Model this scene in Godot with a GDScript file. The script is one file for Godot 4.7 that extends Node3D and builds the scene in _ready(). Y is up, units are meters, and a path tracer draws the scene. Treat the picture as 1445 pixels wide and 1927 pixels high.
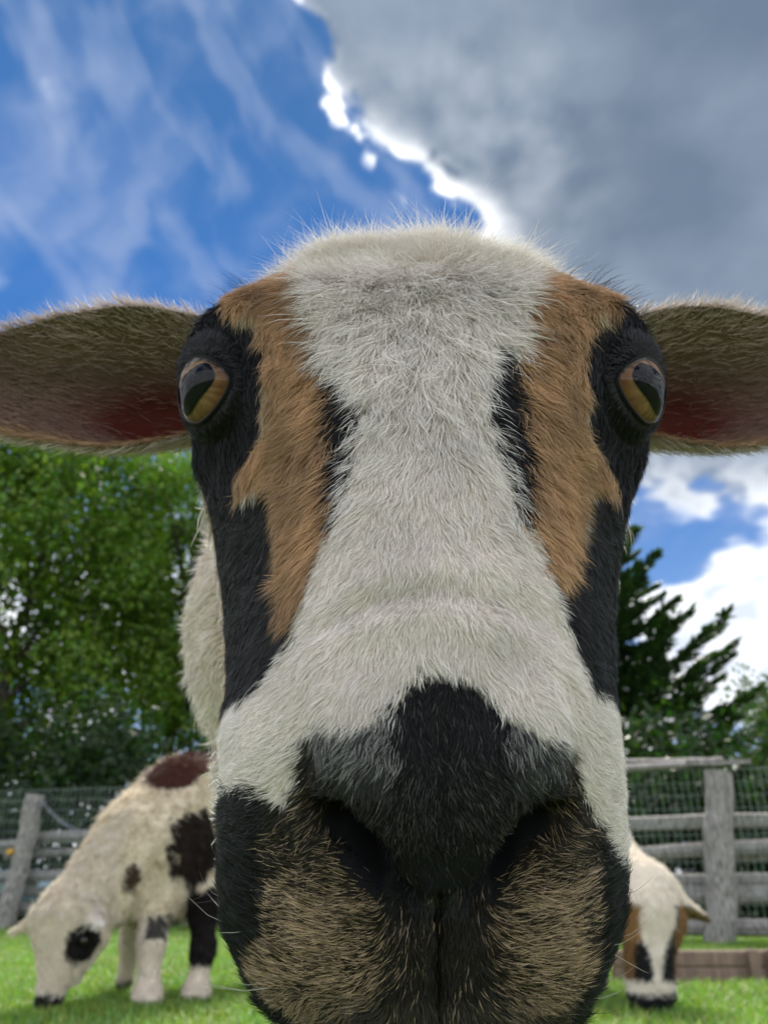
extends Node3D
# A sheep noses up to the lens in a small paddock; two more graze behind it before a rail fence and trees.

const CAM_Y := 0.40
const PITCH := 26.0
var rng := RandomNumberGenerator.new()
var noise := FastNoiseLite.new()
var names := {}

# ---------------------------------------------------------------- small helpers
func numbered(called: String) -> String:
	var n: int = names.get(called, 0)
	names[called] = n + 1
	return called if n == 0 else "%s_%03d" % [called, n]

func tag(o: Node, label := "", category := "", group := "", kind := "") -> Node:
	if label: o.set_meta("label", label)
	if category: o.set_meta("category", category)
	if group: o.set_meta("group", group)
	if kind: o.set_meta("kind", kind)
	return o

func thing(called: String, at := Vector3.ZERO, turn := 0.0) -> Node3D:
	var o := Node3D.new()
	o.name = numbered(called)
	add_child(o)
	o.position = at
	o.rotation.y = turn
	return o

func part(called: String, mesh: Mesh, m: Material, parent: Node, at := Transform3D()) -> MeshInstance3D:
	var o := MeshInstance3D.new()
	o.name = called
	o.mesh = mesh
	o.material_override = m
	o.transform = at
	parent.add_child(o, true)
	return o

func arrays(v: PackedVector3Array, idx: PackedInt32Array, c := PackedColorArray(), n := PackedVector3Array()) -> ArrayMesh:
	var a := []
	a.resize(Mesh.ARRAY_MAX)
	a[Mesh.ARRAY_VERTEX] = v
	a[Mesh.ARRAY_INDEX] = idx
	if c.size(): a[Mesh.ARRAY_COLOR] = c
	if n.size(): a[Mesh.ARRAY_NORMAL] = n
	var m := ArrayMesh.new()
	m.add_surface_from_arrays(Mesh.PRIMITIVE_TRIANGLES, a)
	return m

func mat(albedo: Color, rough := 0.9, vertex := false) -> StandardMaterial3D:
	var m := StandardMaterial3D.new()
	m.albedo_color = albedo.linear_to_srgb()
	m.roughness = rough
	m.vertex_color_use_as_albedo = vertex
	return m

func sm(a: float, b: float, x: float) -> float:
	return smoothstep(a, b, x)

func bump(x: float, y: float, cx: float, cy: float, rx: float, ry: float) -> float:
	var a := (x - cx) / rx
	var b := (y - cy) / ry
	return exp(-(a * a + b * b))

# ---------------------------------------------------------------- fur: every hair a thin tapering blade of its own
class Fur:
	var v := PackedVector3Array()
	var c := PackedColorArray()
	var idx := PackedInt32Array()
	var nv := 0
	var ni := 0
	func room(hairs: int) -> void:
		v.resize(nv + hairs * 7)
		c.resize(nv + hairs * 7)
		idx.resize(ni + hairs * 15)
	func hair(p: Vector3, n: Vector3, comb: Vector3, side: Vector3, length: float, width: float, lift: float, droop: float, sway: Vector3, ca: Color, cb: Color) -> void:
		if nv + 7 > v.size():
			room(20000)
		var a := p - n * 0.0006
		var up := sin(lift) * length
		var along := cos(lift) * length
		var w := side * (width * 0.5)
		var k := nv
		var i := ni
		var s := p + comb * along + n * (up * (1.0 - droop)) + sway
		v[k] = a - w; v[k + 1] = a + w
		c[k] = ca; c[k + 1] = ca
		idx[i] = k; idx[i + 1] = k + 2; idx[i + 2] = k + 1
		idx[i + 3] = k + 1; idx[i + 4] = k + 2; idx[i + 5] = k + 3
		if length < 0.0056:
			# short hairs bend once
			var h := p + comb * (along * 0.5) + n * (up * (0.60 - droop * 0.15)) + sway * 0.3
			var mid := ca.lerp(cb, 0.55)
			v[k + 2] = h - w * 0.85; v[k + 3] = h + w * 0.85; v[k + 4] = s
			c[k + 2] = mid; c[k + 3] = mid; c[k + 4] = cb
			idx[i + 6] = k + 2; idx[i + 7] = k + 4; idx[i + 8] = k + 3
			nv += 5
			ni += 9
			return
		var q := p + comb * (along * 0.3) + n * (up * 0.38) + sway * 0.12
		var r := p + comb * (along * 0.66) + n * (up * (0.72 - droop * 0.25)) + sway * 0.45
		v[k + 2] = q - w * 0.95; v[k + 3] = q + w * 0.95
		v[k + 4] = r - w * 0.65; v[k + 5] = r + w * 0.65
		v[k + 6] = s
		var m := ca.lerp(cb, 0.35)
		var m2 := ca.lerp(cb, 0.75)
		c[k + 2] = m; c[k + 3] = m; c[k + 4] = m2; c[k + 5] = m2; c[k + 6] = cb
		idx[i + 6] = k + 2; idx[i + 7] = k + 4; idx[i + 8] = k + 3
		idx[i + 9] = k + 3; idx[i + 10] = k + 4; idx[i + 11] = k + 5
		idx[i + 12] = k + 4; idx[i + 13] = k + 6; idx[i + 14] = k + 5
		nv += 7
		ni += 15
	func mesh() -> ArrayMesh:
		v.resize(nv); c.resize(nv); idx.resize(ni)
		var a := []
		a.resize(Mesh.ARRAY_MAX)
		a[Mesh.ARRAY_VERTEX] = v
		a[Mesh.ARRAY_INDEX] = idx
		a[Mesh.ARRAY_COLOR] = c
		var m := ArrayMesh.new()
		m.add_surface_from_arrays(Mesh.PRIMITIVE_TRIANGLES, a)
		return m

# ---------------------------------------------------------------- the head: rings stacked from chin to poll
# each row: height; ridge depth; shoulder (x, depth); flank (x, depth); widest (x, depth); rear (x, depth); back depth
const RINGS := [
	[0.35, 0.226, 0.00313, 0.227, 0.00626, 0.23, 0.00782, 0.235, 0.00469, 0.241, 0.243],
	[0.3525, 0.206, 0.00938, 0.208, 0.01564, 0.217, 0.01955, 0.232, 0.01408, 0.25, 0.262],
	[0.358, 0.195, 0.01457, 0.198, 0.02348, 0.208, 0.02753, 0.228, 0.02186, 0.255, 0.275],
	[0.366, 0.187, 0.01994, 0.19, 0.02991, 0.202, 0.03418, 0.225, 0.02905, 0.262, 0.285],
	[0.376, 0.18, 0.02305, 0.183, 0.03791, 0.196, 0.04326, 0.22, 0.03888, 0.265, 0.295],
	[0.388, 0.173, 0.02597, 0.176, 0.04312, 0.189, 0.04936, 0.215, 0.04572, 0.265, 0.302],
	[0.4, 0.165, 0.02743, 0.169, 0.04484, 0.183, 0.05117, 0.21, 0.04958, 0.265, 0.308],
	[0.411, 0.156, 0.02848, 0.163, 0.04484, 0.178, 0.05169, 0.205, 0.05275, 0.265, 0.312],
	[0.421, 0.15, 0.02848, 0.158, 0.04484, 0.175, 0.05222, 0.203, 0.05486, 0.262, 0.315],
	[0.433, 0.1475, 0.02796, 0.155, 0.04431, 0.175, 0.05433, 0.207, 0.05697, 0.262, 0.316],
	[0.45, 0.1475, 0.02601, 0.1545, 0.04182, 0.177, 0.05763, 0.225, 0.0561, 0.268, 0.316],
	[0.47, 0.149, 0.02448, 0.155, 0.04131, 0.177, 0.06018, 0.226, 0.05712, 0.27, 0.315],
	[0.49, 0.151, 0.02448, 0.1565, 0.04335, 0.176, 0.06324, 0.22, 0.05916, 0.27, 0.312],
	[0.508, 0.1525, 0.02601, 0.1575, 0.04794, 0.174, 0.06681, 0.212, 0.0612, 0.268, 0.31],
	[0.526, 0.1545, 0.02907, 0.159, 0.05355, 0.1715, 0.0714, 0.203, 0.06222, 0.265, 0.305],
	[0.54, 0.1565, 0.031, 0.1605, 0.0555, 0.1705, 0.0715, 0.198, 0.06, 0.26, 0.3],
	[0.552, 0.16, 0.032, 0.164, 0.0545, 0.173, 0.07, 0.198, 0.056, 0.25, 0.29],
	[0.562, 0.166, 0.03, 0.17, 0.0545, 0.179, 0.065, 0.2, 0.052, 0.242, 0.275],
	[0.5745, 0.1745, 0.027, 0.1775, 0.0445, 0.186, 0.052, 0.204, 0.043, 0.238, 0.262],
	[0.586, 0.186, 0.02, 0.188, 0.031, 0.195, 0.036, 0.208, 0.03, 0.23, 0.245],
	[0.5915, 0.204, 0.006, 0.205, 0.01, 0.208, 0.012, 0.211, 0.009, 0.216, 0.218],
]
const NS := 230
const NT := 140
var hp := PackedVector3Array()     # head grid, (NS + 1) rows of (2 NT) points, head axes: x across, y up (world height), z towards the face
var hn := PackedVector3Array()
const W2 := NT * 2

func cr(a: float, b: float, c: float, d: float, t: float) -> float:
	return 0.5 * (2.0 * b + (c - a) * t + (2.0 * a - 5.0 * b + 4.0 * c - d) * t * t + (3.0 * b - a - 3.0 * c + d) * t * t * t)

func ring_row(s: float) -> PackedFloat64Array:
	var f := s * (RINGS.size() - 1)
	var i := clampi(int(f), 0, RINGS.size() - 2)
	var t := f - i
	var last := RINGS.size() - 1
	var a: Array = RINGS[maxi(i - 1, 0)]
	var b: Array = RINGS[i]
	var c: Array = RINGS[i + 1]
	var d: Array = RINGS[mini(i + 2, last)]
	var out := PackedFloat64Array()
	for k in 11:
		out.append(cr(a[k], b[k], c[k], d[k], t))
	return out

func half_profile(r: PackedFloat64Array, t: float) -> Vector2:
	var xs := [-r[2], 0.0, r[2], r[4], r[6], r[8], 0.0, -r[8]]
	var ds := [r[3], r[1], r[3], r[5], r[7], r[9], r[10], r[9]]
	var f := t * 5.0
	var i := clampi(int(f), 0, 4)
	var u := f - i
	return Vector2(cr(xs[i], xs[i + 1], xs[i + 2], xs[i + 3], u), cr(ds[i], ds[i + 1], ds[i + 2], ds[i + 3], u))

func column_t(j: int) -> float:
	# signed place round the ring: -1 .. 1, 0 on the ridge, finer on the face
	var u := float(j) / NT - 1.0
	return signf(u) * pow(absf(u), 1.15)

func nostril(ax: float, y: float) -> float:
	var nx := ax - 0.0162
	var ny := y - 0.4080
	var la := nx * 0.74 + ny * 0.67
	var lb := -nx * 0.67 + ny * 0.74
	var q := pow(la / 0.0085, 4.0) + pow((lb + la * la * 16.0) / 0.0025, 2.0)
	return exp(-q)

func grooves(x: float, y: float, t: float) -> float:
	# relief of the face, metres outwards
	var ax := absf(x)
	var front := 1.0 - sm(0.62, 0.72, t)
	var h := 0.0
	# folds of skin across the bridge of the nose
	h += 0.0011 * front * exp(-pow((y - 0.4585 + ax * ax * 9.0) / 0.0045, 2.0)) * sm(0.034, 0.010, ax)
	h += 0.0010 * front * exp(-pow((y - 0.4475 + ax * ax * 11.0) / 0.0040, 2.0)) * sm(0.036, 0.010, ax)
	h -= 0.0011 * front * exp(-pow((y - 0.4528 + ax * ax * 10.0) / 0.0024, 2.0)) * sm(0.035, 0.018, ax)
	# the nose tip stands proud above a V, and its edge turns under into the nostrils
	var edge := 0.3935 + ax * 0.98 - ax * ax * 5.0
	var inside := sm(0.0272, 0.0205, ax)
	h += 0.0040 * front * inside * sm(-0.0015, 0.0040, y - edge) * sm(0.034, 0.010, y - edge)
	h -= 0.0050 * front * inside * exp(-pow((y - edge + 0.0045) / 0.0035, 2.0)) * sm(0.002, 0.008, ax)
	# nostrils: slanting commas, deep at their outer ends
	h -= 0.0125 * front * nostril(ax, y)
	# cleft of the upper lip, and the mouth line under it
	h -= 0.0030 * front * exp(-pow(ax / 0.0011, 2.0)) * sm(0.400, 0.396, y) * sm(0.356, 0.362, y)
	h -= 0.0035 * front * exp(-pow((y - 0.3575 - ax * 0.30) / 0.0018, 2.0))
	# full lips on both sides
	h += 0.0025 * bump(ax, y, 0.024, 0.387, 0.013, 0.014) * front
	# hollow before the eye, brow over it
	h -= 0.0030 * bump(ax, y, 0.049, 0.511, 0.006, 0.010)
	h += 0.0055 * bump(ax, y, 0.060, 0.5475, 0.014, 0.0085)
	h += 0.0018 * bump(ax, y, 0.066, 0.5165, 0.010, 0.006)
	return h

const EYE_X := 0.0655
const EYE_Y := 0.5290
const EYE_R := 0.0132
func eye_center(side: float) -> Vector3:
	return Vector3(side * (EYE_X - 0.0066), EYE_Y, -0.1795 - 0.0045)

func eye_axis(side: float) -> Vector3:      # where the sheep looks: down at the lens
	return Vector3(side * 0.58, -0.36, 0.73).normalized()

func lid_axis(side: float) -> Vector3:      # the middle of the opening between the lids
	return Vector3(side * 0.66, -0.22, 0.72).normalized()

func build_head() -> void:
	hp.resize((NS + 1) * W2)
	hn.resize((NS + 1) * W2)
	var tt := PackedFloat64Array()
	for j in W2:
		tt.append(column_t(j))
	for i in NS + 1:
		var r := ring_row(float(i) / NS)
		for j in W2:
			var t := tt[j]
			var p := half_profile(r, absf(t))
			var x := signf(t) * p.x
			if x > 0.02: x -= 0.0042 * sm(0.02, 0.045, x) * sm(0.460, 0.425, r[0])      # the muzzle hangs a little to one side
			hp[i * W2 + j] = Vector3(x, r[0], -p.y)
	for pass_ in 2:
		for i in NS + 1:
			for j in W2:
				var du := hp[i * W2 + (j + 1) % W2] - hp[i * W2 + (j + W2 - 1) % W2]
				var dv := hp[mini(i + 1, NS) * W2 + j] - hp[maxi(i - 1, 0) * W2 + j]
				var n := du.cross(dv)
				hn[i * W2 + j] = n.normalized() if n.length_squared() > 1e-16 else Vector3(0, signf(i - NS * 0.5), 0)
		if pass_ == 1: break
		for i in NS + 1:
			for j in W2:
				var k := i * W2 + j
				var p := hp[k]
				var t := absf(tt[j])
				if t < 0.8:
					p += hn[k] * grooves(p.x, p.y, t)
					# the socket: skin gives way to the eyeball and its lids
					if absf(p.x) > 0.03:
						var side := signf(p.x)
						var ec := eye_center(side)
						var e := p - ec
						var ang := e.angle_to(lid_axis(side))
						var give := sm(1.50, 1.10, ang) * sm(EYE_R + 0.014, EYE_R + 0.006, e.length())
						if give > 0.0:
							p = p.lerp(ec + e.normalized() * minf(e.length(), EYE_R - 0.003), give)
				hp[k] = p

const LT := [-0.389, 0.5599, -0.346, 0.5660, -0.298, 0.5717, -0.280, 0.5708, -0.214, 0.5457, -0.208, 0.5288, -0.214, 0.5174, -0.214, 0.5077, -0.220, 0.4957, -0.220, 0.4858, -0.214, 0.4738, -0.214, 0.4647, -0.232, 0.4601, -0.244, 0.4540, -0.256, 0.4512, -0.274, 0.4457, -0.328, 0.4526, -0.346, 0.4631, -0.340, 0.4692, -0.365, 0.4768, -0.383, 0.4858, -0.383, 0.4902, -0.413, 0.4930, -0.461, 0.4944, -0.479, 0.4944, -0.491, 0.5011, -0.473, 0.5037, -0.419, 0.5037, -0.377, 0.5050, -0.377, 0.5104, -0.377, 0.5188, -0.377, 0.5277, -0.389, 0.5371, -0.437, 0.5526, -0.425, 0.5584]
const LB := [-0.431, 0.5592, -0.389, 0.5599, -0.419, 0.5509, -0.377, 0.5362, -0.371, 0.5265, -0.365, 0.5174, -0.365, 0.5091, -0.371, 0.5037, -0.413, 0.5024, -0.467, 0.5024, -0.485, 0.4984, -0.467, 0.4930, -0.407, 0.4930, -0.377, 0.4888, -0.377, 0.4829, -0.358, 0.4768, -0.334, 0.4692, -0.334, 0.4616, -0.322, 0.4526, -0.262, 0.4443, -0.298, 0.4404, -0.328, 0.4366, -0.407, 0.4355]
const LS := [-0.220, 0.5201, -0.184, 0.5160, -0.148, 0.5064, -0.136, 0.4997, -0.154, 0.4902, -0.160, 0.4829, -0.178, 0.4753, -0.196, 0.4677, -0.220, 0.4677, -0.226, 0.4768, -0.232, 0.4888, -0.232, 0.5011]
const RS := [0.136, 0.5241, 0.178, 0.5188, 0.202, 0.5077, 0.226, 0.4971, 0.232, 0.4858, 0.208, 0.4677, 0.184, 0.4677, 0.166, 0.4753, 0.148, 0.4829, 0.130, 0.4902, 0.117, 0.4984, 0.117, 0.5050, 0.124, 0.5146]
const RT := [0.280, 0.5708, 0.310, 0.5688, 0.346, 0.5632, 0.401, 0.5584, 0.425, 0.5577, 0.401, 0.5420, 0.377, 0.5299, 0.352, 0.5241, 0.358, 0.5174, 0.377, 0.5118, 0.352, 0.5050, 0.437, 0.5050, 0.509, 0.5037, 0.509, 0.4997, 0.443, 0.4944, 0.383, 0.4873, 0.365, 0.4783, 0.334, 0.4692, 0.286, 0.4601, 0.238, 0.4540, 0.220, 0.4570, 0.208, 0.4631, 0.196, 0.4677, 0.208, 0.4768, 0.220, 0.4873, 0.214, 0.4971, 0.202, 0.5064, 0.184, 0.5174, 0.172, 0.5241, 0.184, 0.5362, 0.208, 0.5509]
const RB := [0.371, 0.4355, 0.304, 0.4355, 0.268, 0.4404, 0.244, 0.4470, 0.220, 0.4526, 0.292, 0.4601, 0.340, 0.4692, 0.371, 0.4783, 0.383, 0.4858, 0.437, 0.4944, 0.497, 0.4984, 0.503, 0.5037, 0.431, 0.5037, 0.346, 0.5037, 0.365, 0.5104, 0.346, 0.5174, 0.340, 0.5241, 0.365, 0.5288, 0.383, 0.5401, 0.419, 0.5577, 0.395, 0.5584, 0.449, 0.5570]
const MZ := [-0.497, 0.4161, -0.383, 0.4168, -0.316, 0.4154, -0.256, 0.4124, -0.214, 0.4139, -0.208, 0.4183, -0.202, 0.4223, -0.178, 0.4247, -0.160, 0.4206, -0.130, 0.4168, -0.087, 0.4168, -0.069, 0.4223, -0.069, 0.4282, -0.045, 0.4321, -0.021, 0.4343, 0.009, 0.4343, 0.045, 0.4332, 0.069, 0.4291, 0.093, 0.4247, 0.105, 0.4206, 0.124, 0.4168, 0.160, 0.4168, 0.166, 0.4206, 0.196, 0.4223, 0.220, 0.4183, 0.232, 0.4154, 0.274, 0.4109, 0.346, 0.4061, 0.371, 0.4044]
const NG := [-0.172, 0.4247, -0.130, 0.4231, -0.093, 0.4247, -0.069, 0.4273, -0.069, 0.4223, -0.063, 0.4183, -0.069, 0.4124, -0.093, 0.4117, -0.130, 0.4139, -0.160, 0.4175]
const NR := [0.093, 0.4256, 0.117, 0.4239, 0.166, 0.4198, 0.160, 0.4161, 0.117, 0.4132, 0.087, 0.4124, 0.093, 0.4183]
const TL := [-0.196, 0.4161, -0.220, 0.4132, -0.286, 0.4077, -0.250, 0.4002, -0.280, 0.3985, -0.298, 0.3940, -0.268, 0.3903, -0.365, 0.3849, -0.449, 0.3794, -0.395, 0.3751, -0.292, 0.3720, -0.111, 0.3751, -0.081, 0.3849, -0.093, 0.3949, -0.136, 0.4002, -0.172, 0.4085]
const TR := [0.178, 0.4139, 0.220, 0.4124, 0.250, 0.4061, 0.286, 0.3993, 0.226, 0.3967, 0.250, 0.3885, 0.310, 0.3840, 0.310, 0.3785, 0.238, 0.3743, 0.166, 0.3735, 0.075, 0.3849, 0.081, 0.3931, 0.111, 0.4002, 0.124, 0.4044, 0.160, 0.4077]
const LP := [-0.081, 0.3993, -0.069, 0.3993, -0.045, 0.3949, -0.003, 0.3940, 0.045, 0.3958, 0.075, 0.4019, 0.081, 0.3958, 0.051, 0.3913, -0.003, 0.3903, -0.051, 0.3913, -0.081, 0.3940]
# ---------------------------------------------------------------- the sky: blue with streaks of cirrus, a heavy cloud before the sun, bright cumulus low down
func deg(a: float) -> float:
	return deg_to_rad(a)

func sky_texture() -> ImageTexture:
	var w := 1600
	var h := 800
	var buf := PackedFloat32Array()
	buf.resize(w * h * 3)
	var fb := FastNoiseLite.new()
	fb.noise_type = FastNoiseLite.TYPE_SIMPLEX
	fb.fractal_octaves = 5
	fb.frequency = 2.2
	fb.seed = 11
	var fine := FastNoiseLite.new()
	fine.noise_type = FastNoiseLite.TYPE_SIMPLEX
	fine.fractal_octaves = 4
	fine.frequency = 9.0
	fine.seed = 5
	var streak := FastNoiseLite.new()
	streak.noise_type = FastNoiseLite.TYPE_SIMPLEX
	streak.fractal_octaves = 4
	streak.frequency = 1.0
	streak.seed = 23
	var sun := Vector3(sin(deg(6.0)) * cos(deg(49.5)), sin(deg(49.5)), -cos(deg(6.0)) * cos(deg(49.5)))
	var edge_el := [20.0, 38.0, 43.0, 47.0, 50.0, 54.7, 60.3, 68.0, 80.0]
	var edge_az := [8.0, 12.0, 12.0, 8.2, 3.0, -4.6, -9.6, -24.0, -70.0]
	for row in h:
		var el := 90.0 - (row + 0.5) / h * 180.0
		if el < -0.5:
			for col in w:
				var k0 := (row * w + col) * 3
				buf[k0] = 0.30; buf[k0 + 1] = 0.33; buf[k0 + 2] = 0.34
			continue
		var sy := sin(deg(el))
		var cy := cos(deg(el))
		# the edge of the great cloud at this height
		var eb := edge_az[0] as float
		for i in edge_el.size() - 1:
			if el >= edge_el[i]:
				eb = lerpf(edge_az[i], edge_az[i + 1], clampf((el - edge_el[i]) / (edge_el[i + 1] - edge_el[i]), 0, 1))
		var lift := clampf(el / 60.0, 0.0, 1.0)
		var blue := Color(0.17, 0.28, 0.48).lerp(Color(0.029, 0.100, 0.275), sm(0.02, 0.55, lift)).lerp(Color(0.030, 0.086, 0.210), sm(0.6, 1.0, lift))
		for col in w:
			var az := wrapf((col + 0.5) / w * 360.0, -180.0, 180.0)
			var d := Vector3(sin(deg(az)) * cy, sy, -cos(deg(az)) * cy)
			# clouds lie in sheets: they shrink towards the horizon
			var q := Vector3(d.x, d.y * 1.7, d.z)
			var n1 := fb.get_noise_3dv(q)
			var n2 := fine.get_noise_3dv(q)
			var c := blue
			# cirrus, combed from upper left to lower right
			var st := streak.get_noise_3d(d.x * 2.2 + d.y * 1.6 + n1 * 0.35, (d.y * 2.4 - d.x * 2.2) * 2.4 + n2 * 0.12, d.z * 2.4)
			var ci := sm(-0.35, 0.75, st + 0.30 * n1 + 0.08 * n2) * 0.40
			c = c.lerp(Color(0.20, 0.245, 0.35), ci + 0.10 * sm(0.0, 0.7, n2 * 0.5 + st) * sm(15.0, 30.0, el))
			# long pale wisps, drawn out from upper left to lower right, over the open blue ahead
			var along := az * 0.86 - el * 0.51
			var across := az * 0.51 + el * 0.86
			var wisp := streak.get_noise_2d(along * 0.040 + n1 * 0.25, across * 0.15 + n1 * 0.30 + 7.0) + 0.22 * n2
			c = c.lerp(Color(0.23, 0.275, 0.375), 0.26 * sm(-0.15, 0.65, wisp) * sm(95.0, 60.0, absf(az)) * sm(18.0, 30.0, el))
			# the great grey cloud: ahead, from the edge to the far right and overhead
			var near_edge := (az - eb) * cy
			var front := sm(75.0, 45.0, absf(az - 20.0))
			var gq := near_edge + n1 * 3.4 + n2 * 2.2
			var lower := el - (24.0 + 2.5 * n1 + (az - 24.0) * -0.18) + n2 * 3.0
			var big := sm(-0.2, 1.1, gq) * sm(-0.5, 1.3, lower) * front
			var glow := exp(-pow(acos(clampf(d.dot(sun), -1, 1)) / deg(5.0), 2.0))
			var thick := sm(-0.1, 2.2, gq + n1 * 1.5 + n2 * 1.5) * sm(-0.5, 7.0, lower + n1 * 3.0)
			var shade := Color(0.076, 0.106, 0.150).lerp(Color(0.130, 0.164, 0.216), clampf(0.40 + n1 * 1.2 + n2 * 0.12 + sm(50.0, 33.0, el) * 0.35, 0, 1))
			var rim := Color(0.25, 0.275, 0.32).lerp(Color(0.50, 0.52, 0.55), sm(-0.05, 0.28, n2 + 0.3 * n1))
			var cc := rim.lerp(shade, clampf(maxf(thick, sm(0.10, -0.25, n2 + n1 * 0.5)), 0, 1))
			var halo := exp(-pow(acos(clampf(d.dot(sun), -1, 1)) / deg(9.0), 2.0))
			cc = cc.lerp(Color(0.46, 0.48, 0.51), clampf(halo * (0.28 + n2 * 0.4), 0, 1))
			cc = cc.lerp(Color(1.4, 1.4, 1.38), clampf(glow * sm(4.0, 0.3, gq) * (0.75 + n2), 0, 1))
			c = c.lerp(cc, big)
			# torn scraps of white along its edge
			var scrap := sm(0.17, 0.34, n2 + n1 * 0.35) * sm(-3.4, -0.8, near_edge + n1 * 3.0) * sm(1.8, 0.0, gq) * sm(45.0, 48.0, el) * front
			c = c.lerp(Color(0.75, 0.77, 0.80), clampf(scrap, 0, 1))
			# cumulus heaps: low ahead, and unseen ones all round, brightened to light the face
			var around := 1.0 - front
			var low := sm(27.0, 20.0, el + n1 * 4.0)
			var cover := n1 * 0.8 + n2 * 0.35 + 0.30 * low + 0.24 * around - 0.02
			cover -= 0.62 * exp(-pow((az - 22.5) / 4.4, 2.0) - pow((el - 20.8) / 2.3, 2.0))
			cover -= 0.30 * exp(-pow((az + 15.5) / 3.5, 2.0) - pow((el - 11.0) / 3.0, 2.0))
			cover += 0.30 * exp(-pow((az - 26.0) / 6.0, 2.0) - pow((el - 14.0) / 3.2, 2.0))
			cover += 0.35 * exp(-pow((az + 22.0) / 14.0, 2.0) - pow((el - 24.5) / 3.4, 2.0))
			var cum := sm(0.08, 0.30, cover) * clampf(low + around, 0, 1)
			var under := clampf(sm(0.28, 0.62, cover + n2 * 0.3 - 0.1) + 0.8 * exp(-pow((az - 31.0) / 4.5, 2.0) - pow((el - 15.5) / 3.5, 2.0)), 0, 1)
			var cw := Color(1.15, 1.16, 1.17).lerp(Color(0.60, 0.62, 0.65), front).lerp(Color(0.30, 0.345, 0.43), under * 0.75)
			c = c.lerp(cw, cum)
			var k := (row * w + col) * 3
			buf[k] = c.r; buf[k + 1] = c.g; buf[k + 2] = c.b
	var im := Image.create_from_data(w, h, false, Image.FORMAT_RGBF, buf.to_byte_array())
	return ImageTexture.create_from_image(im)
# ---------------------------------------------------------------- markings of the near sheep, in place round the ring and height on the head
enum { WHITE, TAN, BLACK, MIXED, LIPTAN, NOSEGREY, NOSE, LIPSKIN, WOOL }
var marks := []

func poly(a: Array) -> PackedVector2Array:
	var out := PackedVector2Array()
	for i in a.size() / 2:
		out.append(Vector2(a[i * 2], a[i * 2 + 1] * 10.0))
	return out

func set_marks() -> void:
	var lb := LB.duplicate()
	lb.append_array([-0.60, 0.438, -0.635, 0.47, -0.645, 0.50, -0.66, 0.53, -0.64, 0.553, -0.5, 0.556])
	var rb := RB.duplicate()
	rb.append_array([0.5, 0.556, 0.64, 0.553, 0.66, 0.53, 0.645, 0.50, 0.635, 0.47, 0.60, 0.438])
	var mz := MZ.duplicate()
	mz.append_array([0.50, 0.400, 0.70, 0.395, 0.70, 0.340, -0.70, 0.340, -0.70, 0.41])
	marks = [[LIPSKIN, poly(LP)], [LIPTAN, poly(TL)], [LIPTAN, poly(TR)], [NOSEGREY, poly(NG)], [NOSEGREY, poly(NR)], [MIXED, poly(mz)], [TAN, poly(LT)], [TAN, poly(RT)], [BLACK, poly(lb)], [BLACK, poly(rb)], [BLACK, poly(LS)], [BLACK, poly(RS)]]

func kind_at(t: float, y: float) -> int:
	if absf(t) > 0.70:
		return WHITE
	var p := Vector2(t, y * 10.0)
	for m in marks:
		if Geometry2D.is_point_in_polygon(p, m[1]):
			if m[0] == MIXED:
				# bare-looking black nose tip over the nostrils, black flanks of the lips
				if absf(t) < 0.17 and y > 0.3945: return NOSE
				if absf(t) > 0.30: return BLACK
			return m[0]
	var at := absf(t)
	if at > 0.60 and y > 0.43 and y < 0.556: return TAN
	if y > 0.549 and at < 0.75:
		if at < 0.262: return WOOL if y > 0.5535 else WHITE
		if y > 0.5745: return WOOL
		return TAN if at < 0.40 or at > 0.60 else BLACK
	return WHITE

const C_WHITE := Color(0.93, 0.865, 0.825)
const C_TAN := Color(0.51, 0.310, 0.160)
const C_BLACK := Color(0.013, 0.013, 0.016)

func skin_color(k: int) -> Color:
	match k:
		WHITE, WOOL: return Color(0.68, 0.60, 0.53)
		TAN: return Color(0.24, 0.125, 0.05)
		LIPTAN: return Color(0.030, 0.024, 0.020)
		NOSEGREY: return Color(0.05, 0.05, 0.052)
		LIPSKIN: return Color(0.022, 0.022, 0.026)
		NOSE: return Color(0.012, 0.012, 0.014)
		MIXED: return Color(0.020, 0.018, 0.017)
	return C_BLACK

func comb_at(x: float, y: float, at: float) -> Vector2:
	var s := signf(x)
	var ax := absf(x)
	var c := Vector2(s * clampf(ax / 0.026, 0, 1) * 0.85, -1.0)
	# cheeks and stripes: outwards
	c = c.lerp(Vector2(s * 1.0, -0.5), sm(0.022, 0.04, ax) * sm(0.41, 0.44, y))
	# sides of the muzzle
	c = c.lerp(Vector2(s * 1.0, -0.25), sm(0.026, 0.040, ax) * sm(0.455, 0.43, y))
	# the lips: outwards and a little up, the chin down
	var lip := sm(0.412, 0.400, y) * sm(0.006, 0.014, ax)
	c = c.lerp(Vector2(s * 1.0, 0.22), lip)
	c = c.lerp(Vector2(s * (0.25 + ax * 22.0), -1.0), sm(0.386, 0.366, y))
	# the poll: up and out in every direction
	c = c.lerp(Vector2(x * 16.0, 1.0), sm(0.546, 0.560, y) * sm(0.9, 0.4, ax / 0.05))
	return c.normalized()

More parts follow.
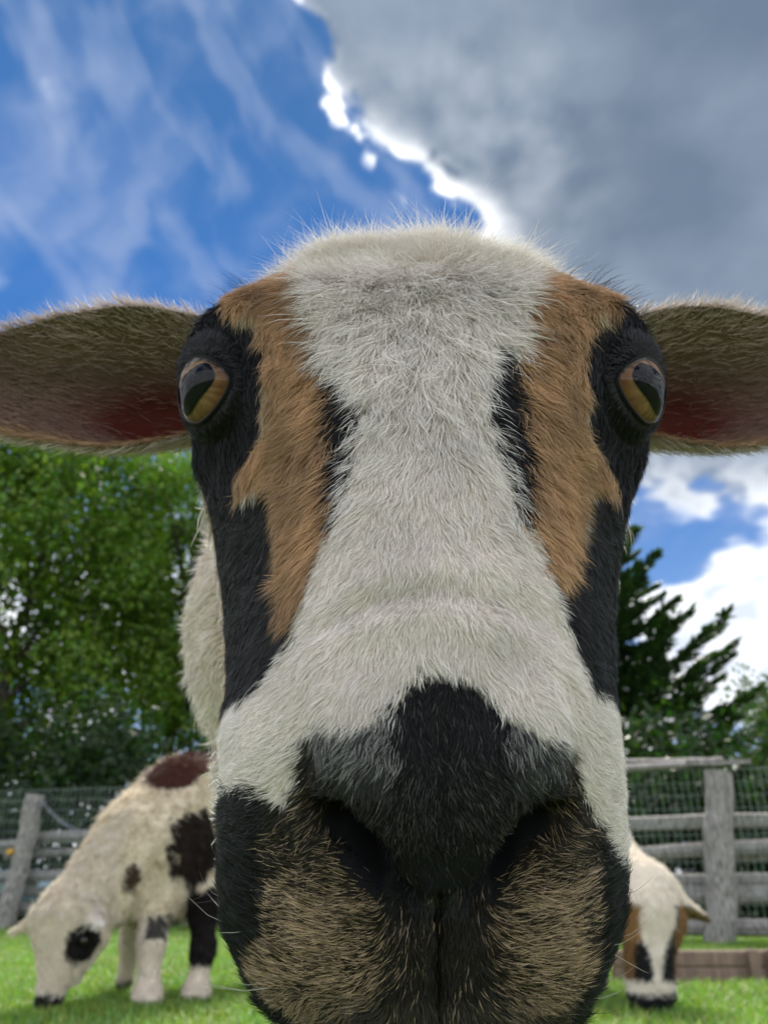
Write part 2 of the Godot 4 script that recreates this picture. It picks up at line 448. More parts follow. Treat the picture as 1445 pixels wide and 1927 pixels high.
func grow_face(fur: Fur) -> void:
	var r := RandomNumberGenerator.new()
	r.seed = 77
	fur.room(190000)
	var sway_noise := FastNoiseLite.new()
	sway_noise.frequency = 140.0
	sway_noise.seed = 3
	var patch := FastNoiseLite.new()
	patch.frequency = 60.0
	patch.seed = 8
	for i in range(1, NS - 1):
		for j in W2:
			var k00 := i * W2 + j
			var k01 := i * W2 + (j + 1) % W2
			var k10 := k00 + W2
			var p00 := hp[k00]
			var e1 := hp[k01] - p00
			var e2 := hp[k10] - p00
			var area := e1.cross(e2).length() * 1e6
			var t0 := column_t(j)
			var at := absf(t0)
			var density := 7.6
			if at > 0.62: density = 1.2
			if at > 0.74: density = 0.35
			if p00.y < 0.357: density *= 0.5
			if p00.y > 0.560 and at < 0.62: density *= 1.9
			var n := area * density
			var count := int(n) + (1 if r.randf() < n - int(n) else 0)
			for h in count:
				var u := r.randf()
				var w := r.randf()
				var p := p00 + e1 * u + e2 * w
				var nrm := hn[k00]
				var t := lerpf(t0, column_t(j + 1), u)
				# ragged borders: the lookup wanders by a millimetre or two
				var streak := 1.0 + 1.6 * sm(0.10, 0.14, at) * sm(0.25, 0.21, at) * sm(0.462, 0.475, p.y) * sm(0.525, 0.515, p.y)
				var jx := (sway_noise.get_noise_3d(p.x * 2.0, p.y * 2.0, 3.0) * 0.020 + r.randfn(0.0, 0.006) * streak)
				var jy := (sway_noise.get_noise_3d(p.x * 2.0, p.y * 2.0, 9.0) * 0.0016 + r.randfn(0.0, 0.0006))
				# a hair shows its colour about halfway along, so the marking is read there
				var c2 := comb_at(p.x, p.y, at)
				var reach := lerpf(0.0032, 0.0044, sm(0.455, 0.530, p.y))
				if at > 0.17 and p.y > 0.445: reach = maxf(reach, 0.0042)
				if p.y < 0.415: reach = 0.0026
				var tc := Vector3(c2.x, c2.y, -0.6 * absf(c2.x) * sm(0.45, 0.6, at))
				tc = (tc - nrm * tc.dot(nrm)).normalized()
				var dt := tc.dot(e1) / maxf(e1.length_squared(), 1e-9) * (column_t(j + 1) - t0) * reach
				if at > 0.56: dt = 0.0
				var kind := kind_at(t + jx + dt, p.y + jy + tc.y * reach)
				var side := signf(p.x)
				# keep the eyeball and the bare lids clear; round them the hair lies downwards
				if absf(p.x) > 0.03:
					var e := p - eye_center(side)
					var away := e.length()
					if away < EYE_R + 0.004 and e.angle_to(lid_axis(side)) < 1.20:
						continue
					if kind == WHITE and away < 0.03: kind = BLACK
					c2 = c2.lerp(Vector2(-side * 0.1, -1.0), sm(0.042, 0.022, away)).normalized()
					if kind == TAN and away < 0.0245: kind = BLACK
				if nostril(absf(p.x), p.y) > 0.30 and at < 0.4: continue
				var length := 0.007
				var width := 0.00014
				var lift := 0.42
				var droop := 0.35
				var ca := C_WHITE
				var cb := C_WHITE
				var messy := 0.18
				var sw := Vector3(sway_noise.get_noise_3d(p.x, p.y, 0.0), sway_noise.get_noise_3d(p.x, p.y, 5.0), 0)
				match kind:
					WHITE:
						var f := sm(0.455, 0.530, p.y)
						length = lerpf(0.0040, 0.0080, f)
						lift = lerpf(0.34, 0.42, f)
						messy = lerpf(0.13, 0.32, f)
						var g := sm(0.532, 0.556, p.y)       # the forehead passes into wool
						length = lerpf(length, 0.012, g)
						lift += 0.35 * g
						messy += 0.4 * g
						var v := r.randf_range(0.80, 1.08) * (1.0 + 0.14 * patch.get_noise_2d(p.x * 0.7, p.y * 0.7))
						if p.y > 0.495 and r.randf() < 0.06:
							length *= 1.6
							lift += 0.1
							width = 0.00019
						ca = Color(C_WHITE.r * v * 0.88, C_WHITE.g * v * 0.84, C_WHITE.b * v * 0.80)
						cb = Color(C_WHITE.r * v * 1.0, C_WHITE.g * v * 1.02, C_WHITE.b * v * 1.04)
						if at > 0.7:
							length = 0.016
							width = 0.0006
					WOOL:
						length = r.randf_range(0.006, 0.0115) * clampf(1.0 + 1.1 * patch.get_noise_2d(p.x * 0.8 + 3.0, p.z * 0.8), 0.6, 1.35)
						lift = r.randf_range(0.2, 1.0)
						messy = 1.5
						droop = 0.1
						width = 0.00018
						var v2 := r.randf_range(0.82, 1.06)
						ca = Color(0.72 * v2, 0.62 * v2, 0.51 * v2)
						cb = Color(0.88 * v2, 0.83 * v2, 0.77 * v2)
					TAN:
						length = lerpf(0.0058, 0.0072, r.randf())
						lift = 0.42
						messy = 0.22
						var v3 := r.randf_range(0.65, 1.35) * (1.0 + 0.5 * patch.get_noise_2d(p.x, p.y * 0.5))
						ca = Color(C_TAN.r * v3 * 0.62, C_TAN.g * v3 * 0.58, C_TAN.b * v3 * 0.55)
						cb = Color(C_TAN.r * v3 * 1.15, C_TAN.g * v3 * 1.18, C_TAN.b * v3 * 1.3)
						if p.y < 0.545 and p.y > 0.507 and at > 0.325:      # straw-coloured strip next to the eye
							ca = ca.lerp(Color(0.40, 0.31, 0.19), 0.6)
							cb = cb.lerp(Color(0.62, 0.52, 0.37), 0.7)
					BLACK:
						length = 0.0050
						lift = 0.30
						messy = 0.16
						var v4 := r.randf_range(0.6, 1.6)
						ca = Color(0.010 * v4, 0.010 * v4, 0.012 * v4)
						cb = Color(0.016 * v4, 0.016 * v4, 0.020 * v4)
						if absf(p.x) < 0.03 and p.y > 0.46:
							length = 0.0045
					MIXED, LIPTAN:
						length = 0.0040
						lift = 0.30
						width = 0.00014
						var light := 0.22 + 0.6 * patch.get_noise_2d(p.x * 1.2, p.y * 1.2)
						if kind == LIPTAN: light = 0.76 + 0.55 * patch.get_noise_2d(p.x * 1.6, p.y * 2.4) + 0.35 * patch.get_noise_2d(p.x * 5.0, p.y * 7.0)
						light *= sm(0.004, 0.020, absf(p.x)) * 0.85 + 0.15
						ca = Color(0.018, 0.015, 0.013)
						light *= 1.0 - 0.78 * sm(0.393, 0.405, p.y)
						if r.randf() < light:
							var v5 := r.randf_range(0.45, 1.35)
							cb = Color(0.72 * v5, 0.53 * v5, 0.37 * v5)
							ca = Color(0.21, 0.145, 0.095)
						else:
							cb = Color(0.030, 0.025, 0.021)
						if p.y < 0.378:
							cb = cb.lerp(Color(0.20, 0.18, 0.15), 0.35)
					NOSEGREY:
						length = 0.0042
						lift = 0.26
						ca = Color(0.035, 0.035, 0.036)
						if r.randf() < 0.50 * sm(0.411, 0.425, p.y + patch.get_noise_2d(p.x, p.y) * 0.006):
							cb = Color(0.42, 0.41, 0.40)
							ca = Color(0.18, 0.175, 0.17)
						else:
							cb = Color(0.055, 0.055, 0.058)
					NOSE:
						if p.y < 0.404 and r.randf() < 0.85: continue
						length = 0.0030
						lift = 0.22
						var v6 := r.randf_range(0.5, 1.5)
						ca = Color(0.010, 0.010, 0.011)
						cb = Color(0.013 * v6, 0.013 * v6, 0.015 * v6)
						if r.randf() < 0.20 * sm(0.402, 0.410, p.y) * sm(0.425, 0.414, p.y): cb = Color(0.13, 0.125, 0.12)
						elif r.randf() < 0.03: cb = Color(0.25, 0.23, 0.2)
					LIPSKIN:
						if r.randf() < 0.6: continue
						length = 0.0028
						ca = Color(0.02, 0.02, 0.022)
						cb = Color(0.06, 0.06, 0.065)
				length *= r.randf_range(0.65, 1.2)
				c2 = c2.rotated(r.randfn(0.0, messy) + sw.x * messy * 3.0)
				var c3 := Vector3(c2.x, c2.y, 0.0)
				if at > 0.45:
					c3.z = -0.6 * absf(c2.x) * sm(0.45, 0.6, at)
				c3 -= nrm * c3.dot(nrm)
				if c3.length_squared() < 0.02:
					c3 = Vector3(0, -1, -0.3)
					c3 -= nrm * c3.dot(nrm)
				c3 = c3.normalized()
				var roll := r.randfn(0.0, 0.6)
				var sd := c3.cross(nrm).rotated(c3, roll)
				# locks: neighbouring tips lean to a common point
				var sway := Vector3(sw.x, sw.y * 0.6, r.randfn(0, 0.15)) * length * (0.55 if kind != WOOL else 1.0)
				if kind == WOOL:
					sway = sway * 0.5 + Vector3(r.randfn(0, 0.28) + 0.5 * patch.get_noise_2d(p.x, p.z), r.randfn(0, 0.18), r.randfn(0, 0.28)) * length
				sway -= nrm * minf(0.0, sway.dot(nrm))
				fur.hair(p, nrm, c3, sd, length, width * r.randf_range(0.8, 1.25), lift + r.randfn(0.0, 0.10), droop, sway, ca, cb)
	# whiskers on the lips and dark guard hairs over the brows
	for q in 22:
		var s := -1.0 if q % 2 else 1.0
		var i := r.randi_range(int(NS * 0.16), int(NS * 0.30))
		var j := NT + int(s * NT * r.randf_range(0.34, 0.60))
		var k := i * W2 + j
		var c := Vector3(s * 0.8, r.randf_range(-0.45, 0.15), r.randf_range(-0.2, 0.4))
		var lc := Color(0.45, 0.42, 0.36) if r.randf() < 0.6 else Color(0.02, 0.02, 0.02)
		fur.hair(hp[k], hn[k], (c - hn[k] * c.dot(hn[k])).normalized(), Vector3(0.2, 1, 0).normalized(), r.randf_range(0.008, 0.020), 0.00014, 0.6, 0.2, Vector3(0, r.randf_range(-0.002, 0.001), 0), lc, lc)
	for q in 260:
		var s := -1.0 if q % 2 else 1.0
		var i := r.randi_range(int(NS * 0.80), int(NS * 0.885))
		var j := NT + int(s * NT * r.randf_range(0.40, 0.60))
		var k := i * W2 + j
		var c := Vector3(s * 0.6, 0.7, r.randf_range(-0.2, 0.2))
		fur.hair(hp[k], hn[k], (c - hn[k] * c.dot(hn[k])).normalized(), Vector3(1, -0.4, 0).normalized(), r.randf_range(0.008, 0.020), 0.00018, 0.8, 0.2, Vector3(s * r.randf_range(0, 0.004), 0, 0), C_BLACK, C_BLACK)

# ---------------------------------------------------------------- lids: a ring of skin drawn over the eyeball, open in an almond
func add_lids(side: float, v: PackedVector3Array, n: PackedVector3Array, c: PackedColorArray, idx: PackedInt32Array, fur: Fur, r: RandomNumberGenerator) -> Array:
	var ec := eye_center(side)
	var ax := lid_axis(side)
	var right := Vector3.UP.cross(ax).normalized() * side
	var up := ax.cross(right) * side
	var turns := 64
	var prof := [[0.0, -0.0004], [0.012, 0.0003], [0.04, 0.0006], [0.08, 0.0006], [0.13, 0.0003], [0.19, 0.0002], [0.28, 0.0009], [0.40, 0.0015], [0.52, 0.0014], [0.64, 0.0006], [0.78, -0.0012]]
	var base := v.size()
	var grid := []
	for row in prof:
		for b in turns:
			var th := TAU * b / turns
			var cs := cos(th - 0.20)
			var sn := sin(th - 0.20)
			var hx := 0.88 if cs > 0 else 0.98
			var hy := 0.56 if sn > 0 else 0.84
			var edge := pow(pow(absf(cs) / hx, 1.75) + pow(absf(sn) / hy, 1.75), -1.0 / 1.75)
			var brow: float = row[1] + 0.0026 * maxf(0.0, sin(th)) * sm(0.12, 0.34, row[0]) * sm(0.85, 0.6, row[0])
			var a: float = edge + row[0]
			v.append(ec + (ax * cos(a) + (right * cos(th) + up * sin(th)) * sin(a)) * (EYE_R + 0.0006 + brow))
			c.append(Color(0.045, 0.028, 0.024) if row[0] < 0.03 else Color(0.011, 0.010, 0.011))
			if row[0] > 0.07:
				var radial := (v[v.size() - 1] - ec).normalized()
				var tang := (right * cos(th) + up * sin(th)) * cos(a) - ax * sin(a)
				for h in 26:
					var k := r.randf_range(0.5, 1.7)
					var comb := (tang * 0.8 + right * 0.35 + Vector3(0, -0.25, 0)).rotated(radial, r.randfn(0, 0.3))
					comb = (comb - radial * comb.dot(radial)).normalized()
					var root := v[v.size() - 1] + (right * r.randfn() + up * r.randfn()) * 0.0006
					fur.hair(root - radial * 0.0003, radial, comb, comb.cross(radial), r.randf_range(0.0025, 0.0050), 0.0002, 0.26 + 0.35 * maxf(0.0, sin(th)), 0.4, Vector3.ZERO, Color(0.010 * k, 0.010 * k, 0.012 * k), Color(0.015 * k, 0.015 * k, 0.019 * k))
	var rows := prof.size()
	for a in rows:
		for b in turns:
			var du := v[base + a * turns + (b + 1) % turns] - v[base + a * turns + (b + turns - 1) % turns]
			var dv := v[base + mini(a + 1, rows - 1) * turns + b] - v[base + maxi(a - 1, 0) * turns + b]
			var nn := du.cross(dv).normalized()
			if nn.dot(v[base + a * turns + b] - ec) < 0: nn = -nn
			n.append(nn)
	for a in rows - 1:
		for b in turns:
			var k := base + a * turns + b
			var k2 := base + a * turns + (b + 1) % turns
			var q := [k, k2, k + turns, k2, k2 + turns, k + turns]
			if side < 0: q.reverse()
			idx.append_array(PackedInt32Array(q))
	return [v, n, c, idx]

# ---------------------------------------------------------------- ears: cupped leaves, furred outside and at the rims
const EAR_N := 28
func ear_point(side: float, u: float, w: float, back: bool) -> Vector3:
	# u from root to tip, w from lower (-1) to upper (1) rim
	var half := 0.0180 + 0.0128 * sin(minf(u, 0.46) / 0.46 * PI * 0.5)
	half *= sqrt(maxf(0.0, 1.0 - pow(maxf(0.0, (u - 0.33) / 0.68), 1.5)))
	half = maxf(half, 0.0006)
	var x := 0.060 + u * 0.122
	var cy := 0.5560 + 0.017 * u - 0.011 * u * u
	var cup := lerpf(0.040, 0.010, u) * (1.0 - w * w) * (half / 0.027)
	var d := 0.2125 + u * 0.012 + cup
	if w > 0: d -= 0.003 * w * w * (1 - u)
	var y := cy + w * half
	if back:
		d += (0.0045 - 0.002 * u) * (1.0 - w * w * 0.98) + 0.0002
	return Vector3(side * x, y, -d)

func add_ear(side: float, v: PackedVector3Array, n: PackedVector3Array, c: PackedColorArray, idx: PackedInt32Array, fur: Fur, r: RandomNumberGenerator) -> Array:
	for back in [false, true]:
		var base := v.size()
		for a in EAR_N + 1:
			for b in EAR_N + 1:
				var u := float(a) / EAR_N
				var w := float(b) / EAR_N * 2.0 - 1.0
				w = signf(w) * (1.0 - pow(1.0 - absf(w), 1.3))
				var p := ear_point(side, u, w, back)
				var du := ear_point(side, minf(u + 0.02, 1.0), w, back) - ear_point(side, maxf(u - 0.02, 0.0), w, back)
				var dw := ear_point(side, u, minf(w + 0.04, 1), back) - ear_point(side, u, maxf(w - 0.04, -1), back)
				var nn := (du.cross(dw) * side).normalized()
				if back: nn = -nn
				v.append(p)
				n.append(nn)
				var inner := exp(-pow((u - 0.26) / 0.32, 2.0) - pow((w + 0.05) / 0.55, 2.0))
				c.append(Color(0.16, 0.115, 0.085).lerp(Color(0.062, 0.008, 0.007), clampf(inner * 1.6, 0, 1)) if not back else Color(0.5, 0.42, 0.34))
				# hairs: thick at the rims and on the back, thin in the cup
				var many := 0.9 if back else clampf(2.6 * (1.0 - inner * 1.15), 0.12, 2.6)
				if absf(w) > 0.85: many = 3.2
				many *= 4.0
				var cnt := int(many) + (1 if r.randf() < many - int(many) else 0)
				for h in cnt:
					var uu := clampf(u + r.randf_range(-0.5, 0.5) / EAR_N, 0, 1)
					var ww := clampf(w + r.randf_range(-1.2, 1.2) / EAR_N, -1, 1)
					var root := ear_point(side, uu, ww, back)
					var comb := Vector3(side, ww * 0.45 + (0.0 if back else -0.1), 0.25)
					comb = (comb - nn * comb.dot(nn)).normalized()
					comb = comb.rotated(nn, r.randfn(0, 0.3))
					var lightness := r.randf_range(0.6, 1.15)
					var hc := Color(0.275, 0.165, 0.135)  # hair in the cup coloured darker, shade of the hollow painted in
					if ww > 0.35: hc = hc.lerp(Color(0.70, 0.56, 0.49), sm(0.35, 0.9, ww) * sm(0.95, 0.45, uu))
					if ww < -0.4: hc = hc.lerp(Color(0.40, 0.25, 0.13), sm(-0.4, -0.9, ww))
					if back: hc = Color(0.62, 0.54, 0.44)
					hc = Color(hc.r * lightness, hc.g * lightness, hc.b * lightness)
					var rim := sm(0.75, 1.0, absf(ww))
					var sway := Vector3(0, signf(ww) * 0.0022 * rim, 0) + Vector3(r.randfn(0, 0.001), r.randfn(0, 0.0008), r.randfn(0, 0.001))
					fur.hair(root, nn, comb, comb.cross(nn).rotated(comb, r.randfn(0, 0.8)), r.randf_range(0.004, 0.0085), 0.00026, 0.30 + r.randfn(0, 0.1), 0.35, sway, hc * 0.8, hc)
		for a in EAR_N:
			for b in EAR_N:
				var k := base + a * (EAR_N + 1) + b
				var q := [k, k + 1, k + EAR_N + 1, k + 1, k + EAR_N + 2, k + EAR_N + 1]
				if (side > 0) == back: q.reverse()
				idx.append_array(PackedInt32Array(q))
	return [v, n, c, idx]

# ---------------------------------------------------------------- bodies: tapered bones smoothly joined, meshed as surface nets
func blob(bones: Array, k: float, cell: float) -> Array:
	var lo := Vector3(1e9, 1e9, 1e9)
	var hi := -lo
	for b in bones:
		var m: float = maxf(b[2], b[3]) + cell * 2.0 + k * 0.3
		for e in [b[0], b[1]]:
			lo = lo.min(e - Vector3.ONE * m)
			hi = hi.max(e + Vector3.ONE * m)
	var nx := int((hi.x - lo.x) / cell) + 2
	var ny := int((hi.y - lo.y) / cell) + 2
	var nz := int((hi.z - lo.z) / cell) + 2
	var f := PackedFloat32Array()
	f.resize(nx * ny * nz)
	f.fill(1.0)
	for b in bones:
		var a: Vector3 = b[0]
		var ab: Vector3 = b[1] - a
		var l2 := maxf(ab.length_squared(), 1e-9)
		var ra: float = b[2]
		var rb: float = b[3]
		var sq: float = b[4] if b.size() > 4 else 1.0      # narrower across x
		var m := maxf(ra, rb) + k * 1.1 + cell * 1.5
		var p0 := ((a.min(b[1]) - Vector3.ONE * m - lo) / cell).floor().max(Vector3.ZERO)
		var p1 := ((a.max(b[1]) + Vector3.ONE * m - lo) / cell).ceil().min(Vector3(nx - 1, ny - 1, nz - 1))
		for z in range(int(p0.z), int(p1.z) + 1):
			for y in range(int(p0.y), int(p1.y) + 1):
				var at := (z * ny + y) * nx
				for x in range(int(p0.x), int(p1.x) + 1):
					var q := lo + Vector3(x, y, z) * cell - a
					var t := clampf(q.dot(ab) / l2, 0.0, 1.0)
					var e := q - ab * t
					e.x /= sq
					var d := e.length() - lerpf(ra, rb, t)
					var o := f[at + x]
					var hh := maxf(k - absf(o - d), 0.0) / k
					f[at + x] = minf(o, d) - hh * hh * k * 0.25
	var v := PackedVector3Array()
	var ids := PackedInt32Array()
	ids.resize(nx * ny * nz)
	ids.fill(-1)
	var idx := PackedInt32Array()
	var off := PackedInt32Array([0, 1, nx, nx + 1, nx * ny, nx * ny + 1, nx * ny + nx, nx * ny + nx + 1])
	var cx := [Vector3(0, 0, 0), Vector3(1, 0, 0), Vector3(0, 1, 0), Vector3(1, 1, 0), Vector3(0, 0, 1), Vector3(1, 0, 1), Vector3(0, 1, 1), Vector3(1, 1, 1)]
	var edges := [[0, 1], [2, 3], [4, 5], [6, 7], [0, 2], [1, 3], [4, 6], [5, 7], [0, 4], [1, 5], [2, 6], [3, 7]]
	for z in nz - 1:
		for y in ny - 1:
			var at := (z * ny + y) * nx
			for x in nx - 1:
				var i := at + x
				var neg := 0
				for c in 8:
					if f[i + off[c]] < 0.0: neg += 1
				if neg == 0 or neg == 8: continue
				var sum := Vector3.ZERO
				var n := 0
				for e in edges:
					var fa := f[i + off[e[0]]]
					var fb := f[i + off[e[1]]]
					if (fa < 0.0) != (fb < 0.0):
						var va: Vector3 = cx[e[0]]
						sum += va.lerp(cx[e[1]], fa / (fa - fb))
						n += 1
				ids[i] = v.size()
				v.append(lo + (Vector3(x, y, z) + sum / n) * cell)
	var sx := 1
	var sy := nx
	var sz := nx * ny
	for z in range(1, nz - 1):
		for y in range(1, ny - 1):
			var at := (z * ny + y) * nx
			for x in range(1, nx - 1):
				var i := at + x
				var inside := f[i] < 0.0
				for axis in 3:
					var step: int = [sx, sy, sz][axis]
					if inside == (f[i + step] < 0.0): continue
					var s1: int = [sy, sz, sx][axis]
					var s2: int = [sz, sx, sy][axis]
					var a := ids[i]
					var b := ids[i - s1]
					var c := ids[i - s1 - s2]
					var d := ids[i - s2]
					if a < 0 or b < 0 or c < 0 or d < 0: continue
					if inside: idx.append_array(PackedInt32Array([a, c, b, a, d, c]))
					else: idx.append_array(PackedInt32Array([a, b, c, a, c, d]))
	var nn := PackedVector3Array()
	nn.resize(v.size())
	for q in range(0, idx.size(), 3):
		var fn := (v[idx[q + 2]] - v[idx[q]]).cross(v[idx[q + 1]] - v[idx[q]])
		nn[idx[q]] += fn
		nn[idx[q + 1]] += fn
		nn[idx[q + 2]] += fn
	for q in nn.size():
		nn[q] = nn[q].normalized()
	return [v, nn, idx]

# hairs over a blob: look(point) gives [colour, length, width, lift, density per square centimetre]
func grow_blob(fur: Fur, b: Array, look: Callable, comb: Callable, r: RandomNumberGenerator) -> void:
	var v: PackedVector3Array = b[0]
	var n: PackedVector3Array = b[1]
	var idx: PackedInt32Array = b[2]
	var lock := FastNoiseLite.new()
	lock.frequency = 26.0
	for q in range(0, idx.size(), 3):
		var a := v[idx[q]]
		var e1 := v[idx[q + 1]] - a
		var e2 := v[idx[q + 2]] - a
		var area := e1.cross(e2).length() * 0.5e4
		var l: Array = look.call(a)
		var m: float = area * l[4]
		var cnt := int(m) + (1 if r.randf() < m - int(m) else 0)
		for h in cnt:
			var u := r.randf()
			var w := r.randf()
			if u + w > 1.0:
				u = 1.0 - u
				w = 1.0 - w
			var p := a + e1 * u + e2 * w
			var nn := n[idx[q]]
			l = look.call(p + Vector3(r.randfn(0, 0.006), r.randfn(0, 0.006), r.randfn(0, 0.006)))
			var length: float = l[1] * r.randf_range(0.6, 1.2)
			var c: Vector3 = comb.call(p)
			c = c - nn * c.dot(nn)
			if c.length_squared() < 1e-4: c = nn.cross(Vector3(1, 0.2, 0.1))
			c = c.normalized().rotated(nn, r.randfn(0, 0.35))
			var sway := Vector3(lock.get_noise_3d(p.x, p.y, p.z), lock.get_noise_3d(p.x, p.y, p.z + 7.0), lock.get_noise_3d(p.x, p.y, p.z - 9.0)) * length * 1.6
			sway -= nn * minf(0.0, sway.dot(nn))
			var vv := r.randf_range(0.78, 1.12)
			var col: Color = l[0]
			fur.hair(p, nn, c, c.cross(nn).rotated(c, r.randfn(0, 0.7)), length, l[2] * r.randf_range(0.8, 1.2), l[3] + r.randfn(0, 0.12), 0.2, sway, Color(col.r * 0.75 * vv, col.g * 0.72 * vv, col.b * 0.68 * vv), Color(col.r * vv, col.g * vv, col.b * vv))
# ---------------------------------------------------------------- materials
var m_hair: StandardMaterial3D
var m_skin: StandardMaterial3D
var m_wood: StandardMaterial3D
var m_board: StandardMaterial3D
var m_leaf: StandardMaterial3D
var m_bark: StandardMaterial3D

func noise_tex(freq: float, lo: Color, hi: Color, stretch := 1.0, size := 512, sd := 1) -> ImageTexture:
	var n := FastNoiseLite.new()
	n.frequency = freq
	n.fractal_octaves = 5
	n.seed = sd
	var im := Image.create(size, size, false, Image.FORMAT_RGB8)
	for y in size:
		for x in size:
			# wraps at both edges: sampled on a torus
			var a := x * TAU / size
			var b := y * TAU / size
			var v := n.get_noise_3d(cos(a) * 60.0 + cos(b) * 60.0 / stretch, sin(a) * 60.0, sin(b) * 60.0 / stretch) * 0.9 + 0.5
			im.set_pixel(x, y, lo.lerp(hi, clampf(v, 0, 1)).linear_to_srgb())
	im.generate_mipmaps()
	return ImageTexture.create_from_image(im)

func make_materials() -> void:
	m_hair = mat(Color.WHITE, 0.5, true)
	m_hair.metallic_specular = 0.4
	m_hair.backlight_enabled = true
	m_hair.backlight = Color(0.75, 0.75, 0.75)
	m_skin = mat(Color.WHITE, 0.7, true)
	m_skin.metallic_specular = 0.25
	m_wood = mat(Color.WHITE, 0.9)
	m_wood.albedo_texture = noise_tex(0.16, Color(0.035, 0.032, 0.029), Color(0.46, 0.435, 0.415), 6.0, 256, 4)
	m_wood.uv1_triplanar = true
	m_wood.uv1_scale = Vector3(1.4, 1.4, 1.4)
	m_wood.heightmap_enabled = true
	m_wood.heightmap_texture = m_wood.albedo_texture
	m_wood.heightmap_scale = 2.0
	m_board = mat(Color.WHITE, 0.85)
	m_board.albedo_texture = noise_tex(0.06, Color(0.15, 0.10, 0.08), Color(0.29, 0.20, 0.155), 5.0, 256, 9)
	m_board.uv1_triplanar = true
	m_board.uv1_scale = Vector3(1.2, 1.2, 1.2)
	m_leaf = mat(Color.WHITE, 0.45, true)
	m_leaf.backlight_enabled = true
	m_leaf.backlight = Color(0.85, 0.95, 0.45)
	m_bark = mat(Color.WHITE, 0.95)
	m_bark.albedo_texture = noise_tex(0.08, Color(0.03, 0.026, 0.022), Color(0.13, 0.11, 0.09), 4.0, 256, 14)
	m_bark.uv1_triplanar = true

# ---------------------------------------------------------------- the near sheep
func cap_mesh(radius: float, color: Callable, half_x: float, half_y: float, power: float, steps := 26) -> ArrayMesh:
	# a patch of a sphere round +z, its outline a rounded oblong
	var v := PackedVector3Array()
	var n := PackedVector3Array()
	var c := PackedColorArray()
	var idx := PackedInt32Array()
	var turns := 56
	for a in steps + 1:
		for b in turns:
			var f := float(a) / steps
			var th := float(b) / turns * TAU
			var k := pow(pow(absf(cos(th)) / half_x, power) + pow(absf(sin(th)) / half_y, power), -1.0 / power)
			var ang := f * k
			var d := Vector3(cos(th) * sin(ang), sin(th) * sin(ang), cos(ang))
			v.append(d * radius)
			n.append(d)
			c.append(color.call(f, th))
	for a in steps:
		for b in turns:
			var k := a * turns + b
			var k2 := a * turns + (b + 1) % turns
			idx.append_array(PackedInt32Array([k, k2, k + turns, k2, k2 + turns, k + turns]))
	return arrays(v, idx, c, n)

func add_eye(root: Node3D, side: float, shift: Vector3) -> void:
	var ax := eye_axis(side)
	var right := Vector3.UP.cross(ax).normalized()
	var basis_ := Basis(right, ax.cross(right), ax).rotated(ax, side * -0.42)
	var ball := SphereMesh.new()
	ball.radius = EYE_R
	ball.height = EYE_R * 2.0
	ball.radial_segments = 48
	ball.rings = 32
	var dark := mat(Color(0.03, 0.018, 0.012), 0.25)
	var eye := part("eye", ball, dark, root, Transform3D(basis_, eye_center(side) + shift))
	var fib := FastNoiseLite.new()
	fib.frequency = 3.0
	var amber := func(f: float, th: float) -> Color:
		var fibre := 0.75 + 0.55 * fib.get_noise_3d(cos(th) * 5.0, sin(th) * 5.0, f * 0.5)
		var c := Color(0.27, 0.158, 0.078).lerp(Color(0.17, 0.078, 0.036), sm(0.45, 0.8, f))
		c = c.lerp(Color(0.02, 0.012, 0.008), sm(0.86, 1.0, f))
		return Color(c.r * fibre, c.g * fibre, c.b * fibre)
	var m_iris := mat(Color.WHITE, 0.35, true)
	part("iris", cap_mesh(EYE_R + 0.00025, amber, 1.02, 0.98, 2.0), m_iris, eye)
	m_iris.metallic_specular = 0.0
	var m_pupil := mat(Color(0.004, 0.004, 0.006), 0.8)
	m_pupil.metallic_specular = 0.0
	part("pupil", cap_mesh(EYE_R + 0.0005, func(_f, _t): return Color.WHITE, 0.68, 0.36, 3.0), m_pupil, eye)
	var m_cornea := StandardMaterial3D.new()
	m_cornea.albedo_color = Color(0.02, 0.02, 0.02, 0.03)
	m_cornea.transparency = BaseMaterial3D.TRANSPARENCY_ALPHA
	m_cornea.roughness = 0.02
	m_cornea.metallic_specular = 0.32
	part("cornea", cap_mesh(EYE_R + 0.0010, func(_f, _t): return Color.WHITE, 1.25, 1.2, 2.0), m_cornea, eye)

